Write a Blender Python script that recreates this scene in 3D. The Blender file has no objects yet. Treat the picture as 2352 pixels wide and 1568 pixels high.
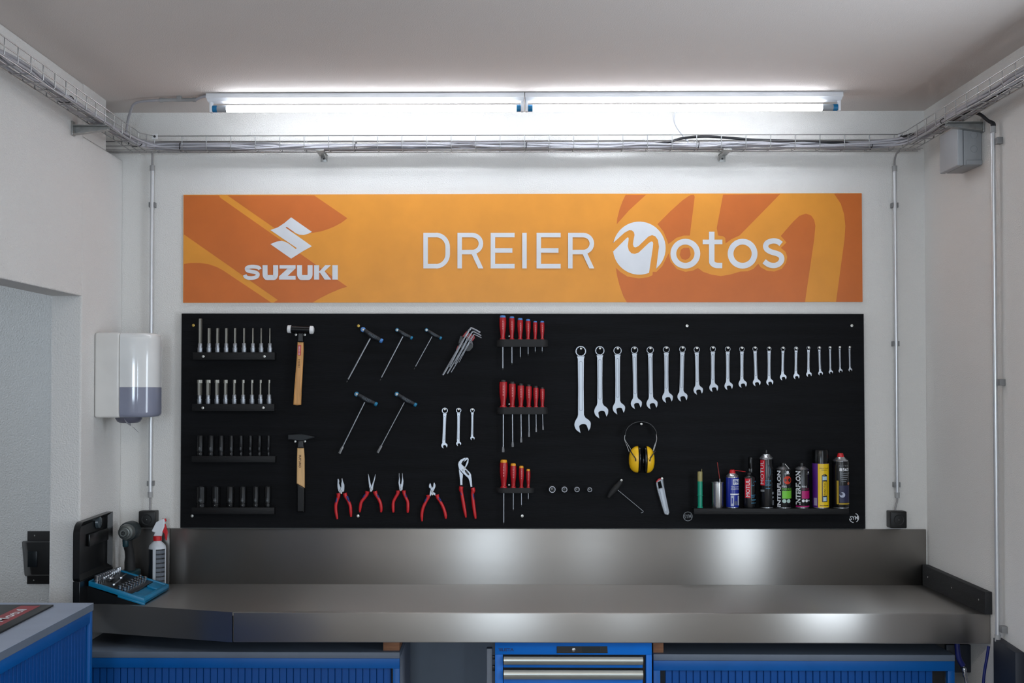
import bpy, bmesh, math, random
from mathutils import Vector, Matrix
random.seed(7)
PI=math.pi; cos=math.cos; sin=math.sin
C=bpy.context.scene.collection
# ---------------------------------------------------------------- camera
FPX=2622.0; CX=1122.8; CY=837.0; YAW=-0.0102; PIT=0.0209
CAM=Vector((0,-4.6,1.73))
fw=Vector((sin(YAW)*cos(PIT),cos(YAW)*cos(PIT),sin(PIT)))
rt=fw.cross(Vector((0,0,1))).normalized(); up=rt.cross(fw)
def ray(px,py): return rt*(px-CX)-up*(py-CY)+fw*FPX
def at(px,py,d=0.0):                 # point seen at a pixel of the photo, d metres in front of the back wall
    r=ray(px,py); return CAM+r*((-d-CAM.y)/r.y)
def atx(px,py,X): r=ray(px,py); return CAM+r*((X-CAM.x)/r.x)
def atz(px,py,Z): r=ray(px,py); return CAM+r*((Z-CAM.z)/r.z)
def mpp(d=0.0): return (4.6-d)/(FPX)  # metres per pixel at that distance
cd=bpy.data.cameras.new('camera'); co=bpy.data.objects.new('camera',cd); C.objects.link(co)
co.location=CAM; co.rotation_euler=(PI/2+PIT,0,-YAW)
cd.sensor_width=36; cd.lens=36*FPX/2352; cd.shift_x=(1176-CX)/2352; cd.shift_y=(CY-784)/2352; cd.clip_start=.05
bpy.context.scene.camera=co
# ---------------------------------------------------------------- materials
def lin(c):
    return tuple(((v/255)/12.92 if v/255<=.04045 else ((v/255+.055)/1.055)**2.4) for v in c)
MATS={}
def mat(name,rgb,rough=.5,metal=0.,bump=None,spec=.5,coat=0,trans=0,emit=0,var=None,aniso=0,alpha=1):
    if name in MATS: return MATS[name]
    m=bpy.data.materials.new(name); m.use_nodes=True; n=m.node_tree.nodes; l=m.node_tree.links
    b=n['Principled BSDF']; col=lin(rgb)+(1,)
    b.inputs['Base Color'].default_value=col; b.inputs['Roughness'].default_value=rough
    b.inputs['Metallic'].default_value=metal; b.inputs['Specular IOR Level'].default_value=spec
    b.inputs['Coat Weight'].default_value=coat; b.inputs['Coat Roughness'].default_value=.08
    b.inputs['Transmission Weight'].default_value=trans; b.inputs['Alpha'].default_value=alpha
    if emit: b.inputs['Emission Color'].default_value=col; b.inputs['Emission Strength'].default_value=emit
    tc=n.new('ShaderNodeTexCoord')
    def noise(scale,detail=3,stretch=(1,1,1),rgh=.5):
        mp=n.new('ShaderNodeMapping'); mp.inputs['Scale'].default_value=stretch
        l.new(tc.outputs['Object'],mp.inputs['Vector'])
        t=n.new('ShaderNodeTexNoise'); t.inputs['Scale'].default_value=scale; t.inputs['Detail'].default_value=detail
        t.inputs['Roughness'].default_value=rgh
        l.new(mp.outputs[0],t.inputs['Vector']); return t
    # every surface has a faint procedural variation of its own colour
    v=var or (8,(1,1,1),.05)
    t=noise(v[0],3,v[1]); r=n.new('ShaderNodeValToRGB'); a=v[2]
    r.color_ramp.elements[0].position=.3; r.color_ramp.elements[1].position=.7
    r.color_ramp.elements[0].color=tuple(max(0,c*(1-a)) for c in col[:3])+(1,)
    r.color_ramp.elements[1].color=tuple(min(1,c*(1+a)) for c in col[:3])+(1,)
    l.new(t.outputs['Fac'],r.inputs['Fac']); l.new(r.outputs[0],b.inputs['Base Color'])
    if bump:
        t2=noise(bump[0],bump[3] if len(bump)>3 else 2,bump[2] if len(bump)>2 else (1,1,1))
        bp=n.new('ShaderNodeBump'); bp.inputs['Strength'].default_value=1; bp.inputs['Distance'].default_value=bump[1]
        l.new(t2.outputs['Fac'],bp.inputs['Height']); l.new(bp.outputs[0],b.inputs['Normal'])
    if aniso:
        b.inputs['Anisotropic'].default_value=aniso; b.inputs['Anisotropic Rotation'].default_value=.25
        tg=n.new('ShaderNodeTangent'); tg.direction_type='UV_MAP'; tg.uv_map='UVMap'
        l.new(tg.outputs[0],b.inputs['Tangent'])
        t3=noise(5,3,(1,1,6)); mr=n.new('ShaderNodeMapRange')
        mr.inputs['To Min'].default_value=rough-.01; mr.inputs['To Max'].default_value=rough+.012
        l.new(t3.outputs['Fac'],mr.inputs['Value']); l.new(mr.outputs[0],b.inputs['Roughness'])
    MATS[name]=m; return m
PLASTER=mat('plaster',(226,224,220),.9,bump=(240,.0024,(1,1,1),3),var=(1.2,(1,1,1),.02),spec=.2)
PLAST_R=mat('rough_plaster',(226,224,221),.9,bump=(170,.004,(1,1,1),3),var=(1.2,(1,1,1),.02),spec=.2)
CEIL=mat('ceiling_plaster',(216,208,203),.95,bump=(220,.0012,(1,1,1),2),var=(1.5,(1,1,1),.02),spec=.1)
FLOOR=mat('floor_concrete',(140,132,124),.5,bump=(30,.001),var=(3,(1,1,1),.1))
BLACKW=mat('black_stained_wood',(11,12,15),.72,bump=(26,.0006,(1,6,14),4),var=(7,(.35,1,5),.4),spec=.15)
BLACKW2=mat('black_painted_board',(10,10,12),.55,bump=(20,.001,(1,1,10),5),var=(7,(.35,1,5),.3),spec=.3)
STEEL=mat('brushed_steel',(164,161,157),.36,1,aniso=.97,var=(2.2,(.3,1,2),.02))
STEELD=mat('steel_edge',(175,176,178),.3,1)
GALV=mat('galvanised_steel',(168,168,166),.42,.9,var=(60,(1,1,1),.12))
WIRE=mat('zinc_wire',(170,170,170),.32,.9)
CHROME=mat('satin_chrome',(160,164,170),.36,.85)
CHROMEP=mat('polished_chrome',(176,180,186),.22,1)
BITST=mat('bit_steel',(150,148,140),.35,.85)
DARKST=mat('dark_steel',(70,70,70),.4,.8)
BLKPL=mat('black_plastic',(14,14,15),.42)
BLKGL=mat('black_gloss',(9,10,12),.22,spec=.35)
BLKRUB=mat('black_rubber',(20,20,21),.7)
IMPACT=mat('phosphated_socket',(19,20,22),.38,.35)
WHITEP=mat('white_plastic',(225,226,226),.3)
WHITEL=mat('white_print',(222,224,228),.5)
GREYPR=mat('grey_print',(120,124,128),.6)
RED=mat('red_grip',(196,26,34),.4)
REDD=mat('red_handle',(168,14,24),.3)
BLUEI=mat('blue_inlay',(28,42,110),.5)
BLUECAP=mat('blue_cap',(70,128,196),.4)
TEALCAP=mat('teal_cap',(30,120,160),.4)
YCAP=mat('yellow_cap',(235,160,28),.45)
BRASS=mat('brass_screw',(190,160,80),.35,.7)
SCREW=mat('screw_zinc',(200,198,192),.35,.8)
WOOD=mat('hammer_wood',(205,150,88),.5,var=(20,(6,6,.5),.2))
WOODL=mat('pale_wood',(214,172,118),.5,var=(20,(6,6,.5),.15))
WOODB=mat('timber_block',(150,102,72),.7,var=(20,(1,6,6),.2))
ORANGE=mat('sign_orange',(230,150,42),.45)
DORANGE=mat('sign_dark_orange',(206,106,32),.45)
CABBLUE=mat('cabinet_blue_shaded',(0,84,156),.4,spec=.3); DRBLUE=mat('drawer_cabinet_blue',(0,104,196),.4,spec=.3)  # one blue in two strengths: shutter cabinets darker, bench shade in the colour
CABBLUE2=mat('cabinet_blue_shutter',(0,70,140),.45,spec=.3)
CABGREY=mat('cabinet_grey',(148,156,170),.5)
CABGRD=mat('cabinet_grey_edge',(96,106,120),.5)
ALU=mat('anodised_handle',(176,178,172),.3,.7)
CABLEG=mat('grey_cable',(172,171,177),.45)
CABLEB=mat('black_cable',(18,20,26),.5)
NAVY=mat('navy_hose',(12,24,92),.35)
NAVYD=mat('navy_panel',(22,28,40),.5)
YELL=mat('yellow_cup',(236,184,20),.35)
TEAL=mat('teal_tray',(0,116,158),.4)
LAMPW=mat('lamp_housing',(232,234,238),.35)
TUBE=bpy.data.materials.new('lit_tube'); TUBE.use_nodes=True
_b=TUBE.node_tree.nodes['Principled BSDF']; _b.inputs['Base Color'].default_value=(1,1,1,1)
_b.inputs['Emission Color'].default_value=(.86,.92,1,1); _b.inputs['Emission Strength'].default_value=16.0
MATS['lit_tube']=TUBE
# ---------------------------------------------------------------- objects
ORG={}
def tag(o,label=None,cat=None,group=None,kind=None):
    if label:o['label']=label
    if cat:o['category']=cat
    if group:o['group']=group
    if kind:o['kind']=kind
    return o
def thing(name,label,cat,loc,group=None):
    o=bpy.data.objects.new(name,None); C.objects.link(o); o.location=loc; o.empty_display_size=.02
    ORG[o]=Vector(loc); return tag(o,label,cat,group)
def obj(name,bm,m,parent=None,smooth=35,label=None,cat=None,group=None,kind=None,uv=False):
    if isinstance(bm,bmesh.types.BMesh):
        me=bpy.data.meshes.new(name); bm.to_mesh(me); bm.free()
    else: me=bm
    me.name=name
    if parent is not None: org=ORG[parent]
    else:
        xs=[v.co for v in me.vertices]
        lo=Vector([min(v[i] for v in xs) for i in range(3)]); hi=Vector([max(v[i] for v in xs) for i in range(3)])
        org=Vector(((lo.x+hi.x)/2,(lo.y+hi.y)/2,lo.z))
    me.transform(Matrix.Translation(-org))
    if uv:
        u=me.uv_layers.new(name='UVMap')
        for p in me.polygons:
            for li in p.loop_indices:
                c=me.vertices[me.loops[li].vertex_index].co; nn=p.normal
                if abs(nn.z)>.7:u.data[li].uv=(c.x,c.y)
                elif abs(nn.x)>.8:u.data[li].uv=(c.y,c.z)
                else:u.data[li].uv=(c.x,c.z)
    me.materials.clear(); me.materials.append(m)
    if smooth:
        me.polygons.foreach_set('use_smooth',[True]*len(me.polygons)); me.set_sharp_from_angle(angle=math.radians(smooth))
    o=bpy.data.objects.new(name,me); C.objects.link(o)
    if parent is not None: o.parent=parent
    else: o.location=org
    ORG[o]=org
    return tag(o,label,cat,group,kind)
def B(): return bmesh.new()
def box(bm,x0,x1,y0,y1,z0,z1,bev=0,seg=2):
    if x0>x1:x0,x1=x1,x0
    if y0>y1:y0,y1=y1,y0
    if z0>z1:z0,z1=z1,z0
    v=[bm.verts.new((x,y,z)) for x in(x0,x1) for y in(y0,y1) for z in(z0,z1)]
    fs=[bm.faces.new([v[i] for i in q]) for q in((0,1,3,2),(4,6,7,5),(0,4,5,1),(2,3,7,6),(0,2,6,4),(1,5,7,3))]
    if bev:
        es=set(e for f in fs for e in f.edges)
        bmesh.ops.bevel(bm,geom=list(es),offset=bev,segments=seg,affect='EDGES',profile=.5)
    return bm
def hexa(bm,pts,bev=0):   # 8 corners: bottom 4 (ccw), top 4 (ccw)
    v=[bm.verts.new(p) for p in pts]
    fs=[bm.faces.new([v[i] for i in q]) for q in((3,2,1,0),(4,5,6,7),(0,1,5,4),(1,2,6,5),(2,3,7,6),(3,0,4,7))]
    if bev:
        bmesh.ops.bevel(bm,geom=list(set(e for f in fs for e in f.edges)),offset=bev,segments=2,affect='EDGES',profile=.5)
    return bm
def frame(d):
    d=d.normalized(); a=Vector((0,0,1)) if abs(d.z)<.9 else Vector((1,0,0))
    u=d.cross(a).normalized(); return u,d.cross(u).normalized()
def lathe(bm,o,axis,prof,seg=24,sx=1,sy=1,rot=0,uvw=None):
    axis=Vector(axis).normalized(); u,w=uvw or frame(axis); o=Vector(o); rings=[]
    for r,h in prof:
        if r<1e-6: rings.append([bm.verts.new(o+axis*h)])
        else: rings.append([bm.verts.new(o+axis*h+(u*cos(rot+2*PI*k/seg)*sx+w*sin(rot+2*PI*k/seg)*sy)*r) for k in range(seg)])
    for a,b in zip(rings,rings[1:]):
        for k in range(seg):
            k2=(k+1)%seg
            if len(a)==1 and len(b)==1: continue
            if len(a)==1: f=(a[0],b[k2],b[k])
            elif len(b)==1: f=(a[k],a[k2],b[0])
            else: f=(a[k],a[k2],b[k2],b[k])
            bm.faces.new(f)
    for q in(rings[0],rings[-1]):
        if len(q)>1:
            try: bm.faces.new(q)
            except ValueError: pass
    bmesh.ops.recalc_face_normals(bm,faces=bm.faces[:])
    return bm
def cyl(bm,p0,p1,r,r2=None,seg=16,bev=0):
    p0=Vector(p0);p1=Vector(p1);h=(p1-p0).length;r2=r if r2 is None else r2
    if bev: pr=[(0,0),(r-bev,0),(r,bev),(r2,h-bev),(r2-bev,h),(0,h)]
    else: pr=[(r,0),(r2,h)]
    return lathe(bm,p0,p1-p0,pr,seg)
def tube(bm,pts,r,seg=8,rot=0,closed=False):
    pts=[Vector(p) for p in pts]; n=len(pts); rs=r if isinstance(r,(list,tuple)) else [r]*n
    rings=[]; u=None
    for i,p in enumerate(pts):
        a=pts[i-1] if (i>0 or closed) else p; b=pts[(i+1)%n] if (i<n-1 or closed) else p
        d=(b-a).normalized()
        if u is None: u,_=frame(d)
        u=(u-d*u.dot(d)).normalized(); w=d.cross(u)
        rings.append([bm.verts.new(p+(u*cos(rot+2*PI*k/seg)+w*sin(rot+2*PI*k/seg))*rs[i]) for k in range(seg)])
    m=n if closed else n-1
    for i in range(m):
        a=rings[i];b=rings[(i+1)%n]
        for k in range(seg):
            k2=(k+1)%seg; bm.faces.new((a[k],b[k],b[k2],a[k2]))
    if not closed: bm.faces.new(rings[0]); bm.faces.new(rings[-1][::-1])
    bmesh.ops.recalc_face_normals(bm,faces=bm.faces[:])
    return bm
def smoothpath(pts,n=6):
    pts=[Vector(p) for p in pts]; out=[]
    for i in range(len(pts)-1):
        p0=pts[max(i-1,0)];p1=pts[i];p2=pts[i+1];p3=pts[min(i+2,len(pts)-1)]
        for k in range(n):
            t=k/n; out.append(.5*((2*p1)+(p2-p0)*t+(2*p0-5*p1+4*p2-p3)*t*t+(3*p1-p0-3*p2+p3)*t**3))
    out.append(pts[-1]); return out
def outline(loops3,thick,bev=0,res=1):   # loops of world (x,z) -> filled, bevelled mesh (front at y = -thick relative)
    cu=bpy.data.curves.new('c','CURVE'); cu.dimensions='2D'; cu.fill_mode='BOTH'
    bev=min(bev,thick/2*.98)
    cu.extrude=max(thick/2-bev,0); cu.bevel_depth=bev; cu.bevel_resolution=res; cu.offset=-bev
    for lp in loops3:
        s=cu.splines.new('POLY'); s.points.add(len(lp)-1)
        for i,(x,z) in enumerate(lp): s.points[i].co=(x,z,0,1)
        s.use_cyclic_u=True
    o=bpy.data.objects.new('c',cu); me=bpy.data.meshes.new_from_object(o); bpy.data.objects.remove(o); bpy.data.curves.remove(cu)
    me.transform(Matrix(((1,0,0,0),(0,0,-1,0),(0,1,0,0),(0,0,0,1))))
    return me
def plate(name,loops,d,thick,m,parent=None,bev=0,smooth=30,**k):   # outlines in photo pixels on a plane parallel to the back wall
    L=[]
    for lp in loops:
        q=[at(x,y,d+thick) for x,y in lp]; L.append([(p.x,p.z) for p in q])
    me=outline(L,thick,bev); me.transform(Matrix.Translation((0,-(d+thick/2),0)))
    return obj(name,me,m,parent,smooth,**k)
def zp(base,sc,pts): return [(base[0]+x/sc,base[1]+y/sc) for x,y in pts]
def ribbon(bm,pts,w,d,thick=.0006,closed=False):   # constant-width stroke, pts in pixels
    pts=[p for i,p in enumerate(pts) if i==0 or math.hypot(p[0]-pts[i-1][0],p[1]-pts[i-1][1])>.02]
    n=len(pts); L=[];R=[]
    for i in range(n):
        a=pts[i-1] if (i>0 or closed) else None; b=pts[(i+1)%n] if (i<n-1 or closed) else None; p=pts[i]
        def nn(s,e):
            dx,dy=e[0]-s[0],e[1]-s[1]; h=math.hypot(dx,dy) or 1; return (-dy/h,dx/h)
        if a is None: nx,ny=nn(p,b);k=1
        elif b is None: nx,ny=nn(a,p);k=1
        else:
            n1=nn(a,p);n2=nn(p,b);nx,ny=n1[0]+n2[0],n1[1]+n2[1];h=math.hypot(nx,ny) or 1;nx/=h;ny/=h
            k=1/max(.45,nx*n1[0]+ny*n1[1])
        L.append((p[0]+nx*w/2*k,p[1]+ny*w/2*k)); R.append((p[0]-nx*w/2*k,p[1]-ny*w/2*k))
    A=[bm.verts.new(at(x,y,d+thick)) for x,y in L]; Bv=[bm.verts.new(at(x,y,d+thick)) for x,y in R]
    m=n if closed else n-1
    for i in range(m):
        j=(i+1)%n; bm.faces.new((A[i],Bv[i],Bv[j],A[j]))
    return bm
def arc(cx,cy,r,a0,a1,n=16,ry=None):
    ry=r if ry is None else ry
    return [(cx+r*cos(math.radians(a0+(a1-a0)*i/n)),cy-ry*sin(math.radians(a0+(a1-a0)*i/n))) for i in range(n+1)]
TXT={}
def textgeo(s,bold=0):
    if (s,bold) in TXT: return TXT[s,bold]
    cu=bpy.data.curves.new('t','FONT'); cu.body=s; cu.size=1; cu.offset=bold; cu.resolution_u=3
    o=bpy.data.objects.new('t',cu); me=bpy.data.meshes.new_from_object(o)
    vs=[v.co.copy() for v in me.vertices]; fs=[tuple(p.vertices) for p in me.polygons]
    x0=min(v.x for v in vs);x1=max(v.x for v in vs);y0=min(v.y for v in vs);y1=max(v.y for v in vs)
    vs=[((v.x-x0)/(x1-x0),(v.y-y0)/(y1-y0)) for v in vs]
    bpy.data.objects.remove(o); bpy.data.curves.remove(cu); bpy.data.meshes.remove(me)
    TXT[s,bold]=(vs,fs); return TXT[s,bold]
def text(bm,s,fn,bold=0):     # fn(u,v)->world
    vs,fs=textgeo(s,bold); V=[bm.verts.new(fn(u,v)) for u,v in vs]
    for f in fs: 
        try: bm.faces.new([V[i] for i in f])
        except ValueError: pass
    return bm
def boxfn(x0,y0,x1,y1,d,ang=0):   # text box in pixels (left,top,right,bottom), turned clockwise by ang degrees about its centre
    cx,cy=(x0+x1)/2,(y0+y1)/2;w=x1-x0;h=y1-y0;c=cos(math.radians(ang));s=sin(math.radians(ang))
    def fn(u,v):
        X=(u-.5)*w;Y=(.5-v)*h
        return at(cx+X*c-Y*s,cy+X*s+Y*c,d)
    return fn
ORD=['first','second','third','fourth','fifth','sixth','seventh','eighth','ninth','tenth','eleventh','twelfth','thirteenth','fourteenth','fifteenth','sixteenth','seventeenth','eighteenth','nineteenth','twentieth']
# ================================================================ ROOM
XL,XR,ZC=-1.533,1.708,2.849
YF=-7.6
def struct(name,bm,m,smooth=0): return obj(name,bm,m,None,smooth,kind='structure')
b=B(); box(b,-1.646,XR+.15,0,.15,0,ZC+.1); struct('wall_back',b,PLASTER)
b=B()
box(b,-1.646,XL,-.442,-.0,0,2.655,.006)
box(b,-1.646,XL,-.442,-.2,2.655,ZC,0)
box(b,-1.66,-1.645,-.2,0,2.655,ZC)
box(b,-1.646,XL,-2.6,-.442,2.068,ZC,.004)
box(b,-1.646,XL,YF,-2.6,0,ZC)
struct('wall_left',b,PLAST_R)
# right wall with a window beyond the frame (its daylight shows in the steel)
WY0,WY1,WZ0,WZ1=-2.25,-1.45,.9,2.35
b=B()
box(b,XR,XR+.15,WY1,0,0,ZC); box(b,XR,XR+.15,YF,WY0,0,ZC)
box(b,XR,XR+.15,WY0,WY1,0,WZ0); box(b,XR,XR+.15,WY0,WY1,WZ1,ZC)
struct('wall_right',b,PLASTER)
b=B()
FW=[(-1.0,-.1),(1.1,1.45)]
FZ0,FZ1=1.1,2.6
xs=[-1.646,-1.0,-.1,1.1,1.45,XR+.15]
box(b,xs[0],xs[-1],YF-.15,YF,FZ1,ZC); box(b,xs[0],xs[-1],YF-.15,YF,0,FZ0)
for a,c in((0,1),(2,3),(4,5)): box(b,xs[a],xs[c],YF-.15,YF,FZ0,FZ1)
struct('wall_front',b,PLASTER)
b=B(); box(b,-3.6,XR+.15,YF-.15,.15,ZC,ZC+.12); struct('ceiling',b,CEIL)
b=B(); box(b,-3.6,XR+.15,YF-.15,.15,-.1,0); struct('floor',b,FLOOR)
b=B(); box(b,-3.6,-1.646,0,.15,0,ZC); struct('wall_side_room_back',b,PLAST_R)
b=B(); box(b,-3.6,-1.646,-3.35,-3.2,0,ZC)
struct('wall_side_room_front',b,PLASTER)
SY0,SY1,SZ0,SZ1=-1.1,-.2,1.9,2.7
b=B(); box(b,-3.75,-3.6,-3.35,SY0,0,ZC); box(b,-3.75,-3.6,SY1,.15,0,ZC); box(b,-3.75,-3.6,SY0,SY1,0,SZ0); box(b,-3.75,-3.6,SY0,SY1,SZ1,ZC)
struct('wall_side_room_left',b,PLASTER)
def windowframe(name,axis,p,a0,a1,z0,z1):
    b=B(); t=.05
    def bb(u0,u1,w0,w1):
        if axis=='x': box(b,p,p+.05,u0,u1,w0,w1)
        else: box(b,u0,u1,p-.05,p,w0,w1)
    bb(a0,a0+t,z0,z1);bb(a1-t,a1,z0,z1);bb(a0+t,a1-t,z0,z0+t);bb(a0+t,a1-t,z1-t,z1)
    return obj(name,b,WHITEP,None,0,kind='structure')
windowframe('window_1','x',XR+.06,WY0,WY1,WZ0,WZ1)
for i,(a,c) in enumerate(FW): windowframe('window_%d'%(i+2),'y',YF-.06,a,c,FZ0,FZ1)
windowframe('window_4','x',-3.7,SY0,SY1,SZ0,SZ1)
# daylight, plus one added ceiling light
w=bpy.data.worlds.new('sky'); bpy.context.scene.world=w; w.use_nodes=True
bg=w.node_tree.nodes['Background']; bg.inputs[0].default_value=(.62,.78,1,1); bg.inputs[1].default_value=1.5
def area_light(name,loc,rot,sx,sy,power,col):
    l=bpy.data.lights.new(name,'AREA'); l.shape='RECTANGLE'; l.size=sx; l.size_y=sy; l.energy=power; l.color=col
    o=bpy.data.objects.new(name,l); C.objects.link(o); o.location=loc; o.rotation_euler=rot; return o
area_light('daylight_right',(XR+.05,(WY0+WY1)/2,(WZ0+WZ1)/2),(0,PI/2,0),WZ1-WZ0-.1,WY1-WY0-.1,17,(.82,.91,1))
area_light('daylight_front',(-.55,YF-.02,(FZ0+FZ1)/2),(PI/2,0,0),.8,FZ1-FZ0-.1,52,(.74,.87,1))
area_light('daylight_front',(1.275,YF-.02,(FZ0+FZ1)/2),(PI/2,0,0),.25,FZ1-FZ0-.1,15,(.74,.87,1))
area_light('added_ceiling_light',(0,-3.4,ZC-.09),(0,0,0),2.4,.12,20,(1,.96,.92))  # added unseen ceiling light, no fitting; lifts the walls and ceiling
area_light('daylight_side',(-3.62,(SY0+SY1)/2,(SZ0+SZ1)/2),(0,-PI/2,0),SZ1-SZ0-.1,SY1-SY0-.1,9,(.75,.88,1))
# ================================================================ SIGN
sg=thing('shop_sign','long orange shop sign with white lettering on the back wall above the tool board','sign',at(1200,694,.0))
SD=.006
plate('sign_panel',[[(421.5,447),(1979,443.5),(1981,693),(420.5,695)]],.0,SD,ORANGE,sg)
G1=lambda pts: zp((400,420),2.94,pts)
G2=lambda pts: zp((1200,420),2.94,pts)
gl=[G1([(66,84),(305,84),(308,97),(1168,700),(1120,715),(1050,745),(990,775),(935,807),(672,807),(700,790),(66,347)]),
    G1([(360,84),(945,84),(1170,238),(1130,268),(1080,295),(1035,313),(990,327),(930,337),(800,331),(720,334)]),
    G1([(66,547),(110,540),(170,540),(230,548),(290,568),(330,590),(655,807),(63,807)])]
plate('background_graphic',gl,SD,.0004,DORANGE,sg,label='dark orange oversized emblem print on the left end')
gr=[G2([(697,80),(835,79),(720,185),(637,278),(640,240),(655,180),(675,125)]),
    G2([(1120,90),(1140,80),(1158,79),(1163,95),(1150,200),(1130,355),(1090,355),(1040,370),(1000,402),(985,412),(975,380),(950,325),(912,278),(1000,190),(1080,118)]),
    G2([(1355,78),(1740,75),(1465,355),(1410,380),(1372,408),(1370,372),(1355,360),(1322,355),(1312,305)]),
    G2([(630,572),(660,600),(710,632),(785,644),(850,636),(878,622),(880,600),(905,600),(945,560),(975,500),(987,475),(1000,530),(1045,582),(1100,600),(1150,592),(1185,574),(1220,600),(1280,620),(1340,628),(1400,619),(1470,598),(1520,596),(1560,580),(1592,545),(1610,570),(1650,592),(1700,598),(1750,580),(1780,540),(1788,500),(1778,465),(1745,438),(1783,402),(1745,358),(1790,305),(1830,260),(1870,222),(1915,207),(1950,220),(1970,250),(1978,290),(1970,380),(1908,804),(705,806),(680,760),(655,690),(640,630)]),
    G2([(2105,73),(2291,71),(2297,803),(2118,803),(2175,380),(2181,290),(2172,210),(2150,140)]),
    G2([(1070,450),(1090,437),(1125,437),(1132,460),(1136,485),(1125,508),(1100,520),(1075,512),(1062,485)])]
plate('background_graphic',gr,SD,.0004,DORANGE,sg,label='dark orange oversized letter print on the right end')
emb=G1([(790,232),(930,330),(905,343),(875,351),(845,349),(820,338),(760,296),(752,301),(930,427),(870,460),(790,511),(650,413),(690,396),(725,391),(750,397),(775,410),(821,446),(829,440),(650,318),(700,300),(745,270)])
plate('emblem',[emb],SD+.0004,.0008,WHITEL,sg,label='white S-shaped emblem')
up_=[(612,405),(690,335),(722,318),(740,320),(752,332),(757,350),(750,385),(746,415),(752,432),(765,435),(785,425),(850,362),(875,352),(897,360),(915,385),(922,430),(903,580)]
def circz(a0,a1,n=22): return [(789+178*cos(math.radians(a0+(a1-a0)*i/n)),440-179*sin(math.radians(a0+(a1-a0)*i/n))) for i in range(n+1)]
lo_=[(610,465),(690,385),(708,368),(717,370),(717,385),(711,425),(718,455),(735,474),(758,479),(785,470),(850,408),(868,395),(880,397),(883,410),(880,440),(855,606)]
plate('round_emblem',[G2(up_+circz(-51,168,30)),G2(lo_+circz(-69,-172,20))],SD+.0004,.0008,WHITEL,sg,label='white round emblem with a wave cut through it')
# lettering, stroke by stroke
b=B(); SW=10.4; T0,T1=534.5,616.2; d_=SD+.0006; h=SW/2; KD=[0]
def lift(): KD[0]=(KD[0]+1)%9; return d_+KD[0]*.00025
def st(p,w=SW,closed=False): ribbon(b,p,w,lift(),closed=closed)
x0,x1=972.4,1033.5
st([(x0+h,T0),(x0+h,T1)]); st([(x0,T0+h),(x0+28,T0+h)]+arc(x1-h-27,(T0+T1)/2-8,27,85,0,8,ry=28)[:]+arc(x1-h-27,(T0+T1)/2+8,27,0,-85,8,ry=28)+[(x0+28,T1-h),(x0,T1-h)])
for x0,x1 in((1050.7,1110.2),(1304.8,1365)):
    st([(x0+h,T0),(x0+h,T1)]); st([(x0,T0+h),(x1-32,T0+h)]+arc(x1-5.5-20,T0+h+19.5,20,90,-90,12,ry=19.5)+[(x0,T0+h+39)])
    bm=b; q=[(x1-30,T0+42),(x1-18.5,T0+42),(x1,T1),(x1-11.6,T1)]
    dq=lift()+.0006; b.faces.new([b.verts.new(at(x,y,dq)) for x,y in q])
for x0,x1 in((1126.9,1182),(1232.3,1287.8)):
    st([(x0+h,T0),(x0+h,T1)]); st([(x0,T0+h),(x1,T0+h)]); st([(x0,T1-h),(x1,T1-h)]); st([(x0,575),(x1-5,575)])
st([(1199.5+h,T0),(1199.5+h,T1)])
obj('lettering',b,WHITEL,sg,0,label='white word DREIER')
b=B(); W2=13.2
for cx in(1574.2,1705.6): st(arc(cx,582.4,34-W2/2,0,352,40)[:-1] if 0 else [(cx+(34.2-W2/2)*cos(2*PI*i/40),582.4+(34.2-W2/2)*sin(2*PI*i/40)) for i in range(40)],W2,True)
st([(1634.8,532),(1634.8,600)]+arc(1649,600,14.2,180,262,8,ry=9.5)+[(1659,609.6)],12.6)
st([(1614,555.4),(1659.2,555.4)],10.5)
sp=[(1794,560),(1786,554.5),(1775,553),(1763,557),(1758.5,565),(1762,573),(1772,578.5),(1784,582),(1793,587),(1795.5,596),(1790,605),(1779,609.5),(1766,607.5),(1755,600)]
s3=[(p.x,p.z) for p in smoothpath([(x,0,y) for x,y in sp],4)]
st(s3,12.2)
obj('lettering',b,WHITEL,sg,0,label='white letters otos')
b=B()
def lt(p,w,closed=False): ribbon(b,p,w,lift(),closed=closed)
U0,U1=608.8,641.8
def uz(x0,x1):
    w=11.5; lt([(x0+w/2,U0),(x0+w/2,629)]+arc(x0+w/2+5,629,5,180,270,5,ry=8.2)+[((x0+x1)/2,637.2)]+arc(x1-w/2-5,629,5,270,360,5,ry=8.2)+[(x1-w/2,U0)],w)
sp=[(597,618.5),(594,614.5),(585,612.3),(574,612.5),(567,615.5),(568,620.5),(576,623.3),(586,625),(592,629),(590,635),(581,638),(571,638),(564.5,635.5),(562,631)]
lt([(p.x,p.z) for p in smoothpath([(x,0,y) for x,y in sp],3)],8.6)
uz(603,639); uz(682.3,718)
for q in([(642,U0),(679,U0),(679,616.6),(642,616.6)],[(641,633.2),(679,633.2),(679,U1),(641,U1)],[(661,616),(679,616),(659.5,634.5),(641,634.5)],
         [(721.4,U0),(733,U0),(733,U1),(721.4,U1)],[(747,U0),(760,U0),(742,626),(731,626)],[(733,623),(742,618),(760.8,U1),(745.5,U1)],[(763.3,U0),(776,U0),(776,U1),(763.3,U1)]):
    dq=lift()+.0006; b.faces.new([b.verts.new(at(x,y,dq)) for x,y in q])
obj('lettering',b,WHITEL,sg,0,label='white word SUZUKI')
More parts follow.
